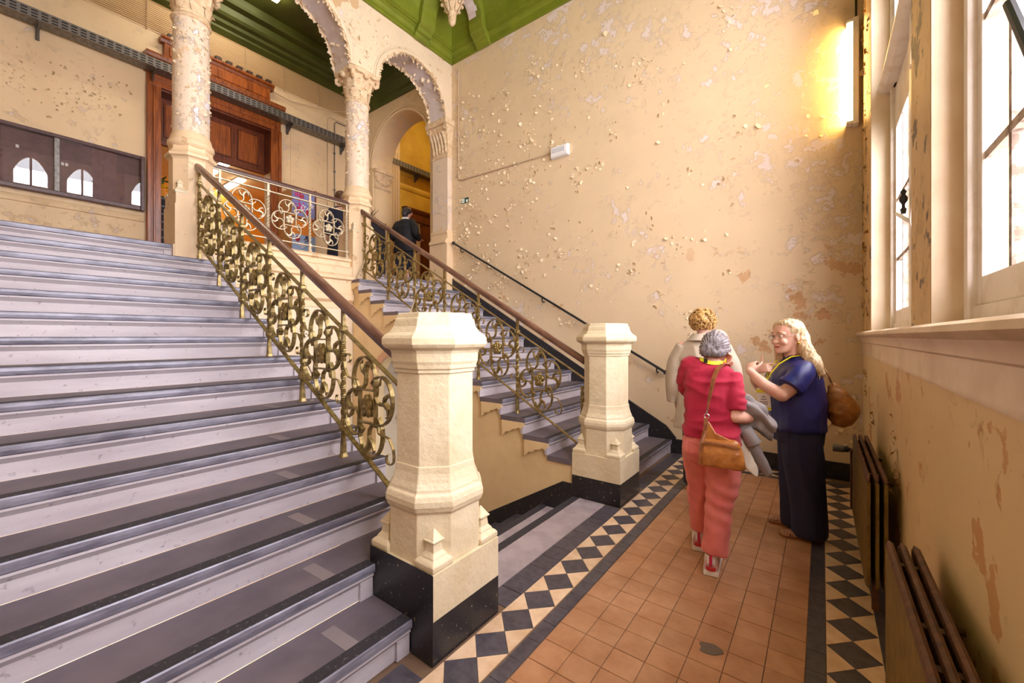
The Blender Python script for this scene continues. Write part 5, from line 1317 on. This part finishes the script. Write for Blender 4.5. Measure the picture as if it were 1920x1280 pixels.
b = MB(); rings_tube(b, [(.08,-.01,-.09),(.115,-.01,-.14),(.135,-.008,-.175)], [.045,.043,.045], 16, endcap=False); b.build('cuff', MCO, cf, True)
b = MB(); g_ = MB()
sh_ = [[(-.07,-.03,-.045),(-.02,-.02,-.02),(.02,.0,-.03)],[(-.035,-.05,-.10),(.02,-.035,-.09),(.055,-.01,-.10)],[(.015,-.06,-.175),(.06,-.04,-.17),(.085,-.02,-.18)],[(.05,-.06,-.25),(.09,-.045,-.25),(.12,-.02,-.26)],[(.085,-.055,-.32),(.12,-.045,-.335),(.15,-.02,-.33)],[(.13,-.045,-.36),(.145,-.04,-.375),(.152,-.03,-.365)]]
b.loft([[Vector(p) for p in row] + [Vector(p) + Vector((.01,.03,-.008)) for p in row[::-1]] for row in sh_]); remesh(b, .006, 'cream_front', MCR, cf, 2, fold(12, .005, (1,1,.6), 2))
b = MB(); b.prism([(.0,-.13),(.035,-.13),(.04,-.17),(.005,-.175)], 'y', -.075, -.060); b.build('lime_lining', MT('lime', (196,206,40)), cf)

# ---------------- blonde woman in navy, talking with raised hands
TH = R(105)
bw = empty('person', (-.165, 3.85, 0), TH, 'person with long blonde hair and glasses in navy top and wide navy trousers', 'person')
b = MB()
body_rings(b, [(0,0,.80,.12,.11),(0,0,.92,.17,.14),(0,.0,1.05,.16,.13),(0,-.01,1.2,.16,.11),(0,-.02,1.29,.13,.07),(0,-.01,1.34,.055,.05)])
rings_tube(b, [(0,-.005,1.31),(0,.02,1.39),(-.005,.03,1.45)], [.062,.058,.056])
hc = Vector((-.012,.055,1.495)); hdir = Vector((-.50,.84,-.10)); P2_ = head_mesh(b, hc, hdir, (0,0,1), 1.04)
for sg in (1,-1): rings_tube(b, [(sg*.09,-.03,.82),(sg*.09,-.05,.45),(sg*.09,-.06,.10),(sg*.09,-.06,.05)], [.09,.06,.042,.04])
# near (left) arm, then far arm
rings_tube(b, [(-.15,-.02,1.23),(-.215,.05,1.15),(-.240,.135,1.075)], [.050,.052,.050]); rings_tube(b, [(-.245,.135,1.075),(-.21,.24,1.14),(-.15,.325,1.235)], [.050,.043,.028])
hand(b, (-.15,.325,1.235), (.72,-.22,.66), (.55,-.6,-.55), -1, .55, sc=.95)
rings_tube(b, [(.15,-.01,1.23),(.21,.08,1.14),(.20,.19,1.07)], [.050,.05,.046]); rings_tube(b, [(.20,.19,1.07),(.10,.25,1.14),(-.02,.265,1.235)], [.046,.04,.027])
hand(b, (-.02,.265,1.235), (-.45,-.75,.25), (.55,-.5,-.3), 1, [.35,.9,.95,1.0], tc=0, thumb=1.1, tdir=(.15,1))
remesh(b, .0055, 'body', SK1, bw, 3)
for sg in (1,-1):
    b = MB(); b.sphere(P2_(sg*.031,.077,.012), .0125, 12, 8); e = b.build('eye', MT('eye_white', (236,228,224), rough=.2), bw, True)
    b = MB(); b.sphere(P2_(sg*.031 - .001,.0865,.012), .0055, 10, 6); b.build('iris', MT('iris', (74,84,92), rough=.2), e, True)
    b = MB(); rings_tube(b, [P2_(sg*.050,.080,.026), P2_(sg*.031,.091,.0215), P2_(sg*.014,.088,.021)], [.0025,.0035,.002], 6); b.build('eyelid', SK1, bw)
    b = MB(); rings_tube(b, [P2_(sg*.052,.083,.037), P2_(sg*.034,.094,.043), P2_(sg*.014,.096,.037)], [.0022,.0034,.003], 6); b.build('eyebrow', MT('brow', (164,120,84)), bw)
b = MB(); rings_tube(b, [P2_(-.023,.087,-.0625), P2_(0,.1025,-.0585), P2_(.023,.087,-.0625)], [.003,.0048,.003], 8); rings_tube(b, [P2_(-.021,.087,-.0665), P2_(0,.101,-.0695), P2_(.021,.087,-.0665)], [.003,.0052,.003], 8); b.build('lips', skin('lip', (206,112,104), (190,98,92)), bw)
gl = empty('eyeglasses', (-.165, 3.85, 0), TH, 'thin wire eyeglasses worn by the blonde person in navy', 'eyeglasses')
MGF = MT('glasses_frame', (132,104,84), rough=.3, metal=.6)
for sg in (1,-1):
    b = MB(); b.tube([P2_(sg*.033 + .0235*math.cos(a), .112 - abs(.033*sg + .0235*math.cos(a))*.18, .008 + .0205*math.sin(a)) for a in [2*PI*i/24 for i in range(25)]], .0014, 6); rm = b.build('rim', MGF, gl)
    b = MB(); b.loft([[P2_(sg*.033 + .0225*math.cos(a), q + .112 - abs(.033*sg + .0225*math.cos(a))*.18, .008 + .0195*math.sin(a)) for a in [2*PI*i/24 for i in range(24)]] for q in (-.0006,.0006)]); b.build('lens', M_GLASS, rm)
    b = MB(); b.tube([P2_(sg*.057,.101,.012), P2_(sg*.074,.06,.014), P2_(sg*.080,-.005,.014)], .0014, 6); b.build('temple', MGF, gl)
b = MB(); b.tube([P2_(-.010,.110,.011), P2_(0,.114,.014), P2_(.010,.110,.011)], .0014, 6); b.build('bridge', MGF, gl)
b = MB(); q = P2_(-.082,-.012,-.045); b.sphere(q, .011, 10, 8); b.build('earring', MT('gold', (226,186,90), rough=.25, metal=.8), bw, True)
MNV = cloth('navy_satin', (30,38,116), (22,28,88), .42, 500); MNT = cloth('navy_trouser', (34,36,72), (26,28,58), .75, 700)
b = MB()
body_rings(b, [(.0,-.012,.80,.215,.180),(0,-.012,.86,.214,.180),(0,-.008,.95,.208,.186),(0,-.004,1.06,.198,.186),(0,-.002,1.16,.198,.168),(0,-.01,1.24,.198,.138),(0,-.02,1.30,.175,.108),(0,-.015,1.335,.12,.08),(0,-.01,1.35,.085,.06)], sq_=2.3)
rings_tube(b, [(-.13,-.02,1.265),(-.205,.02,1.195),(-.240,.078,1.135)], [.080,.084,.084], 18, endcap=False); rings_tube(b, [(.13,-.01,1.265),(.21,.05,1.18),(.235,.095,1.12)], [.085,.085,.08], 18, endcap=False)
f3 = fold(7, .014, (1,1,.8), 8)
remesh(b, .008, 'blouse', MNV, bw, 4, lambda co, n: f3(co, n))
b = MB(); rings_tube(b, [(-.232,.062,1.152),(-.242,.083,1.128)], [.089,.089], 20, endcap=False); b.build('sleeve_hem', MNV, bw, True)
b = MB()
body_rings(b, [(0,-.018,.70,.185,.16),(0,-.014,.80,.205,.172),(0,-.01,.90,.195,.165),(0,-.01,.95,.17,.15)], sq_=2.3)
for sg, fy_ in ((-1,-.015),(1,.02)): rings_tube(b, [(sg*.09,-.02,.78),(sg*.09,-.03,.60),(sg*.09,-.04+fy_*.5,.40),(sg*.09,-.05+fy_,.20),(sg*.09,-.055+fy_,.028)], [.125,.128,.118,.11,.112], 20, endcap=False)
remesh(b, .009, 'trousers', MNT, bw, 4, fold(6, .010, (1.6,1.6,.25), 4))
HB = hairmat('blonde_hair', (196,164,122), (230,206,168), (148,112,76))
b = MB()
hx = Vector((-hdir.x, -hdir.y, 0)).normalized(); rt = Vector((hdir.y, -hdir.x, 0)).normalized()
b.sphere(hc + hx*.015 + Vector((0,0,.053)), .089, 24, 16, 1.0, 1.0, .98); b.sphere(hc + hx*.045 + Vector((0,0,.055)), .086, 20, 14, 1, 1, .95); b.sphere(hc + hx*.075 + Vector((0,0,.01)), .078, 20, 14, 1, 1, 1.15)
rings_tube(b, [hc + hx*.08 + Vector((0,0,.0)), hc + hx*.09 + Vector((0,-.01,-.10)), Vector((-.02,-.085,1.29)), Vector((-.03,-.115,1.21))], [.085,.088,.085,.05], 18)
rings_tube(b, [hc + hx*.085 - rt*.05 + Vector((0,0,-.02)), Vector((-.085,-.055,1.39)), Vector((-.15,-.085,1.30)), Vector((-.14,-.125,1.23))], [.042,.048,.048,.028], 14)
rings_tube(b, [hc + hx*.02 + rt*.088 + Vector((0,0,.02)), hc + rt*.088 + Vector((0,0,-.08)), Vector((.06,.09,1.34)), Vector((.05,.10,1.27))], [.026,.03,.034,.02], 12)
rings_tube(b, [hc + hx*.01 - rt*.072 + Vector((0,0,.055)), hc - hx*.045 - rt*.035 + Vector((0,0,.098)), hc - hx*.055 + rt*.03 + Vector((0,0,.092)), hc - hx*.045 + rt*.072 + Vector((0,0,.04))], [.024,.026,.026,.018], 12)
def bh(co, n): return .007*mnoise.noise(Vector((co.x*60, co.y*60, co.z*7))) + .004*mnoise.noise(Vector((co.x*140, co.y*140, co.z*14)))
remesh(b, .006, 'hair', HB, bw, 3, bh)
b = MB(); rn = random.Random(6)
for k in range(40):
    p = Vector((rn.uniform(-.2,.05), rn.uniform(-.16,-.06), rn.uniform(1.18,1.26))); top = hc + hx*.10 + Vector((rn.uniform(-.06,.06), rn.uniform(-.03,.03), rn.uniform(-.1,.05)))
    b.tube([top, (top+p)/2 + Vector((rn.uniform(-.02,.02), -.035, .0)), p], [.004,.005,.0015], 5)
o = b.build('loose_strands', HB, bw); o['kind'] = 'stuff'
def flat_shoe(x, y_, mat):
    r = empty('shoe', (x, y_, 0)); r.parent = bw
    b = MB(); out = [(.030,-.10),(.036,-.06),(.034,.0),(.042,.07),(.043,.11),(.034,.145),(.012,.162)]; ol = out + [(-a, c) for a, c in out[::-1]]
    b.loft([[(a, c, 0) for a, c in ol], [(a*1.04, c*1.02, .012) for a, c in ol], [(a*.98, c, .016) for a, c in ol]]); b.build('sole', MLD, r)
    b = MB(); b.loft([[(a*.97, c*.98, .015) for a, c in ol], [(a*.9, c*.95, .038 - max(0, c)*.05) for a, c in ol], [(a*.62, c*.8 - .02, .052 - max(0, c)*.05) for a, c in ol]]); b.build('upper', mat, r, True)
    return r
def leopard():
    t = NT('leopard_shoe'); v = t.n.new('ShaderNodeTexVoronoi'); v.inputs['Scale'].default_value = 70; t.l(t.pos, v.inputs['Vector']); col = t.mix(t.ramp(v.outputs['Distance'], .25, .45), srgb(60,30,22), srgb(176,124,96)); return t.out(col, .5)
MLP = leopard()
for x, y_ in ((-.10,-.04),(.13,-.01)): flat_shoe(x, y_, MLP)
bd = empty('name_badge', (-.165, 3.85, 0), TH, 'white name badge on a yellow lanyard worn by the blonde person', 'badge')
b = MB()
b.strap([(-.085,-.04,1.362),(-.105,.05,1.345),(-.10,.125,1.29),(-.09,.175,1.22),(-.075,.20,1.16),(-.05,.205,1.125)], (.9,.3,.25), .013, .003)
b.strap([(.05,-.03,1.36),(.06,.06,1.35),(.03,.135,1.29),(-.01,.18,1.22),(-.035,.20,1.16),(-.05,.205,1.125)], (.9,.3,.25), .013, .003); b.build('ribbon', MYL, bd)
b = MB(); b.box(-.066,-.034,.200,.210,1.10,1.13); b.build('clip', M_BLACKIRON, bd)
bc = empty('card_pose', (-.085,.222,1.015)); bc.parent = bd; bc.rotation_euler = (0, R(4), R(62)); bc.name = 'card'
b = MB(); b.box(-.046,.046,-.002,.002,-.085,.085); b.build('sheet', M_WHITE, bc, bevel=.002)
for z0, z1, m in ((.050,.075,MYL),(-.080,-.062,MYL)):
    b = MB(); b.box(-.046,.046,-.0035,.0035,z0,z1); b.build('stripe', m, bc)
b = MB()
for z, w in ((.02,.012),(-.0,.02),(-.02,.030),(-.035,.026)): b.box(-w,w,-.003,.003,z-.003,z+.003)
b.build('print', MT('print_grey', (120,124,150)), bc)
qb = empty('quilted_bag', (-.165, 3.85, 0), TH, 'brown quilted slouchy bag hanging behind the blonde person', 'bag')
b = MB()
rings_tube(b, [(-.02,-.235,1.12),(-.03,-.265,1.04),(-.03,-.29,.96),(-.02,-.285,.915)], [.03,.07,.095,.08], 18)
def ql(co, n): return .0045*(abs(math.sin((co.z + co.y)*44))**.5 + abs(math.sin((co.z - co.y*.6 + co.x)*44))**.5) + .004*mnoise.noise(co*20)
remesh(b, .006, 'pouch', simple('brown_quilt', srgb(178,124,62), .45, c2=srgb(146,94,42), scale=18, bump=.3, bscale=120), qb, 2, ql)
b = MB(); b.strap([(-.03,-.24,1.11),(-.06,-.20,1.20),(-.09,-.10,1.34),(-.09,.0,1.37),(-.08,.06,1.33)], (1,0,.2), .018, .004); b.strap([(.0,-.24,1.11),(-.03,-.20,1.2)], (1,0,.2), .015, .004); b.build('strap', MLD, qb)

# ---------------- man in a beige coat, from behind
tm_p = empty('person', (-.93, 4.36, 0), R(4), 'person with curly fair hair in a long beige coat, back turned', 'person')
b = MB()
body_rings(b, [(0,0,.85,.13,.10),(0,0,1.0,.16,.11),(0,0,1.25,.17,.11),(0,0,1.42,.15,.08),(0,.0,1.47,.06,.055)])
rings_tube(b, [(0,.0,1.43),(0,.01,1.52),(0,.02,1.57)], [.062,.058,.058]); head_mesh(b, (-.005,.03,1.635), (.1,1,0), (0,0,1), 1.04)
for sg in (1,-1):
    rings_tube(b, [(sg*.10,0,.9),(sg*.10,.0,.5),(sg*.10,-.02,.10),(sg*.10,-.02,.06)], [.09,.06,.045,.04])
    rings_tube(b, [(sg*.19,0,1.40),(sg*.25,-.01,1.13),(sg*.255,.04,.86)], [.05,.045,.032]); hand(b, (sg*.255,.04,.86), (0,.15,-1), (-sg,0,0), sg, .3)
remesh(b, .008, 'body', SK1, tm_p, 3)
MBE = cloth('beige_coat', (198,182,164), (180,162,142), .85, 400)
b = MB()
body_rings(b, [(0,-.0,.60,.27,.19),(0,0,.75,.25,.175),(0,0,.95,.225,.155),(0,0,1.15,.215,.15),(0,0,1.30,.215,.145),(0,0,1.40,.205,.12),(0,0,1.455,.15,.09),(0,.0,1.485,.09,.075),(0,0,1.50,.085,.072)], 28, 2.4)
for sg in (1,-1): rings_tube(b, [(sg*.17,0,1.395),(sg*.24,-.005,1.25),(sg*.268,-.01,1.08),(sg*.272,.03,.84)], [.085,.082,.078,.068], 18, endcap=False)
f5 = fold(4.5, .010, (1.6,1.6,.4), 12)
remesh(b, .009, 'coat', MBE, tm_p, 4, lambda co, n: f5(co, n) - (.012 if abs(co.x) < .006 and co.y < 0 and co.z < 1.0 else 0))
b = MB(); rg = [[((.092+o_)*math.cos(a), (.080+o_)*math.sin(a)-.002, z) for a in [2*PI*i/24 for i in range(24)]] for o_, z in ((.0,1.525),(.012,1.515),(.035,1.485),(.055,1.462),(.05,1.455),(.02,1.47))]; b.loft(rg, cap=False); b.build('collar', MBE, tm_p, True)
b = MB(); b.box(-.285,-.262,-.045,-.015,.86,.885); b.box(-.29,-.25,-.06,-.045,.84,.90); b.build('cuff_tab', MBE, tm_p, bevel=.004)
b = MB()
for sg in (1,-1): rings_tube(b, [(sg*.09,0,.95),(sg*.095,0,.7),(sg*.10,0,.40),(sg*.10,-.01,.05)], [.12,.10,.085,.08], 16, endcap=False)
remesh(b, .01, 'trousers', cloth('dark_trouser', (58,54,60)), tm_p, 3)
for sg in (1,-1):
    b = MB(); rings_tube(b, [(sg*.10,-.06,.05),(sg*.10,.05,.05),(sg*.10,.15,.035)], [.045,.045,.033], 12); remesh(b, .008, 'shoe', MT('brown_shoe', (70,46,34)), tm_p, 2)
HC = hairmat('curly_hair', (150,104,56), (226,182,112), (84,52,28))
b = MB(); cc = Vector((-.005,.01,1.655)); b.sphere(cc, .105, 20, 14, 1, 1.05, 1.0)
rn = random.Random(9)
for k in range(230):
    th, ph = rn.uniform(0, 2*PI), math.acos(rn.uniform(-.75, 1)); d = Vector((math.sin(ph)*math.cos(th), math.sin(ph)*math.sin(th), math.cos(ph)))
    if d.y > .62 and d.z < .35: continue
    p = cc + Vector((d.x*.112, d.y*.118, d.z*.110)); t_ = d.orthogonal().normalized(); u_ = d.cross(t_); ph0 = rn.uniform(0, 6.28); r_ = rn.uniform(.010,.017)
    b.tube([p + t_*r_*math.cos(ph0 + q*.9) + u_*r_*math.sin(ph0 + q*.9) + d*(.004*q - .008) for q in range(7)], [.0055]*6 + [.003], 6)
b.build('hair', HC, tm_p, True)

# ---------------- man in a dark suit walking away through the inner arch
sm_ = empty('person', (-7.10, 5.70, LZ), R(6), 'person in a dark suit walking away under the inner arch upstairs', 'person'); sm_.scale = (1.16, 1.1, 1.0)
b = MB()
body_rings(b, [(0,0,.85,.13,.10),(0,0,1.1,.16,.11),(0,0,1.40,.17,.10),(0,.0,1.48,.06,.055)])
rings_tube(b, [(0,.0,1.43),(0,.02,1.52),(0,.04,1.57)], [.06,.056,.056]); head_mesh(b, (0,.06,1.635), (-.75,.7,-.1), (0,.1,1), 1.02)
for sg in (1,-1):
    rings_tube(b, [(sg*.10,0,.9),(sg*.10,.0,.5),(sg*.10,-.02,.08)], [.09,.06,.045])
    rings_tube(b, [(sg*.19,0,1.40),(sg*.28,-.03,1.15),(sg*.2,.16,1.08)], [.05,.045,.032]); hand(b, (sg*.2,.16,1.08), (-sg*.5,.7,.1), (0,0,-1), -sg, .4)
remesh(b, .009, 'body', SK1, sm_, 3)
MSU = cloth('dark_suit', (30,30,38), (22,22,30), .7, 500)
b = MB()
body_rings(b, [(0,0,.78,.245,.16),(0,0,.95,.225,.15),(0,0,1.12,.215,.145),(0,0,1.30,.235,.15),(0,0,1.41,.22,.12),(0,0,1.46,.13,.085),(0,0,1.485,.08,.07)], sq_=2.4)
for sg in (1,-1): rings_tube(b, [(sg*.17,0,1.40),(sg*.25,-.02,1.27),(sg*.285,-.03,1.14),(sg*.215,.13,1.085)], [.08,.075,.068,.055], 16)
remesh(b, .01, 'jacket', MSU, sm_, 4, fold(5, .009, (1,1,.7), 2))
b = MB()
for sg, k in ((1,.03),(-1,-.04)): rings_tube(b, [(sg*.09,0,.95),(sg*.10,0,.7),(sg*.10,k,.40),(sg*.10,k*1.5,.05)], [.125,.105,.09,.085], 16, endcap=False)
remesh(b, .01, 'trousers', cloth('suit_trouser', (28,30,52), (22,24,42)), sm_, 3)
b = MB(); b.loft([[(.066*k*math.cos(a), .005+.064*k*math.sin(a), z) for a in [2*PI*i/20 for i in range(20)]] for k, z in ((1.1,1.47),(1.0,1.525),(.97,1.527))]); b.build('shirt_collar', M_WHITE, sm_, True)
b = MB(); b.sphere((.015,.028,1.665), .092, 18, 12, 1.0, 1.05, .95); rings_tube(b, [(.02,-.03,1.62),(.02,-.03,1.575)], [.065,.055]); remesh(b, .008, 'hair', hairmat('dark_hair', (44,38,38), (70,62,62), (30,26,26)), sm_, 2, hf(.005, 60, (1,1,.4)))
for sg in (1,-1):
    b = MB(); rings_tube(b, [(sg*.10,-.06,.05),(sg*.10,.06,.05),(sg*.10,.16,.035)], [.045,.045,.033], 12); remesh(b, .009, 'shoe', M_BLACK, sm_, 2)
# ---------------- figure in navy half hidden by the column
nv = empty('person', (-7.0, 4.17, LZ), R(80), 'person in a navy coat standing behind the column, mostly hidden', 'person')
b = MB()
body_rings(b, [(0,0,.85,.13,.10),(0,0,1.1,.15,.11),(0,0,1.30,.16,.10),(0,.0,1.37,.06,.055)])
rings_tube(b, [(0,.0,1.33),(0,.02,1.42),(0,.03,1.47)], [.055,.052,.052]); head_mesh(b, (0,.05,1.535), (0,1,0), (0,0,1), 1.0)
for sg in (1,-1):
    rings_tube(b, [(sg*.09,0,.9),(sg*.09,.0,.5),(sg*.09,-.02,.08),(sg*.09,.08,.04)], [.09,.06,.045,.035])
    rings_tube(b, [(sg*.17,0,1.28),(sg*.22,-.01,1.02),(sg*.21,.08,.80)], [.045,.04,.03]); hand(b, (sg*.21,.08,.80), (0,.3,-1), (-sg,0,0), sg, .3)
remesh(b, .01, 'body', SK1, nv, 3)
b = MB()
body_rings(b, [(0,0,.32,.24,.19),(0,0,.6,.22,.17),(0,0,.9,.19,.15),(0,0,1.1,.185,.145),(0,0,1.26,.19,.12),(0,0,1.33,.12,.085),(0,0,1.36,.075,.07)], sq_=2.3)
for sg in (1,-1): rings_tube(b, [(sg*.15,0,1.27),(sg*.215,-.005,1.14),(sg*.235,-.01,1.0),(sg*.22,.06,.83)], [.07,.066,.06,.055], 16, endcap=False)
remesh(b, .011, 'coat', cloth('navy_coat', (30,34,60), (24,26,48)), nv, 4, fold(5, .009, (1,1,.5), 6))
b = MB(); b.sphere((0,.03,1.56), .1, 18, 12, .95, 1.05, 1.0); rings_tube(b, [(0,-.02,1.54),(0,-.045,1.42)], [.085,.06]); remesh(b, .009, 'hair', hairmat('brown_hair', (80,54,38), (120,86,60), (54,36,26)), nv, 2, hf(.006, 50, (1,1,.3)))
# ---------------- cabinet with spiky plant beside the inner arch
cb = empty('cabinet', (-7.72, 5.22, LZ), 0, 'low dark cabinet against the pilaster left of the suited person', 'cabinet')
b = MB(); b.box(-.25,.27,-.2,.24,0,1.36); b.build('carcass', simple('cabinet_dark', srgb(46,42,48), .4), cb, bevel=.006)
b = MB(); b.box(-.27,.29,-.22,.25,1.36,1.40); b.build('top', M_CASEFRAME, cb, bevel=.005)
for x0, x1 in ((-.24,.005),(.015,.26)):
    b = MB(); b.box(x0,x1,-.215,-.2,.05,1.33); d_ = b.build('door', simple('cabinet_door', srgb(54,48,54), .4), cb, bevel=.004)
    b = MB(); b.sphere(((x1-.03) if x0 < 0 else (x0+.03), -.225, .75), .014, 8, 6); b.build('knob', M_STEEL, d_)
sp_ = empty('spiky_plant', (-7.70, 5.22, LZ + 1.40), 0, 'spiky leaved plant in a small pot on the dark cabinet', 'plant')
b = MB(); b.lathe([(.06,0),(.09,.02),(.10,.10),(.09,.11)], 14); b.build('pot', M_CASEFRAME, sp_, smooth=True)
rn = random.Random(2)
for k in range(26):
    a = rn.uniform(0, 6.28); l = rn.uniform(.05,.26); b = MB(); b.strap([(0,0,.08),(l*.4*math.cos(a), l*.4*math.sin(a), .17),(l*math.cos(a), l*math.sin(a), .26 + rn.uniform(-.06,.06))], (-math.sin(a), math.cos(a), 0), [.02,.022,.002], .004); b.build('leaf', MT('plant_leaf', (98,84,44)), sp_)
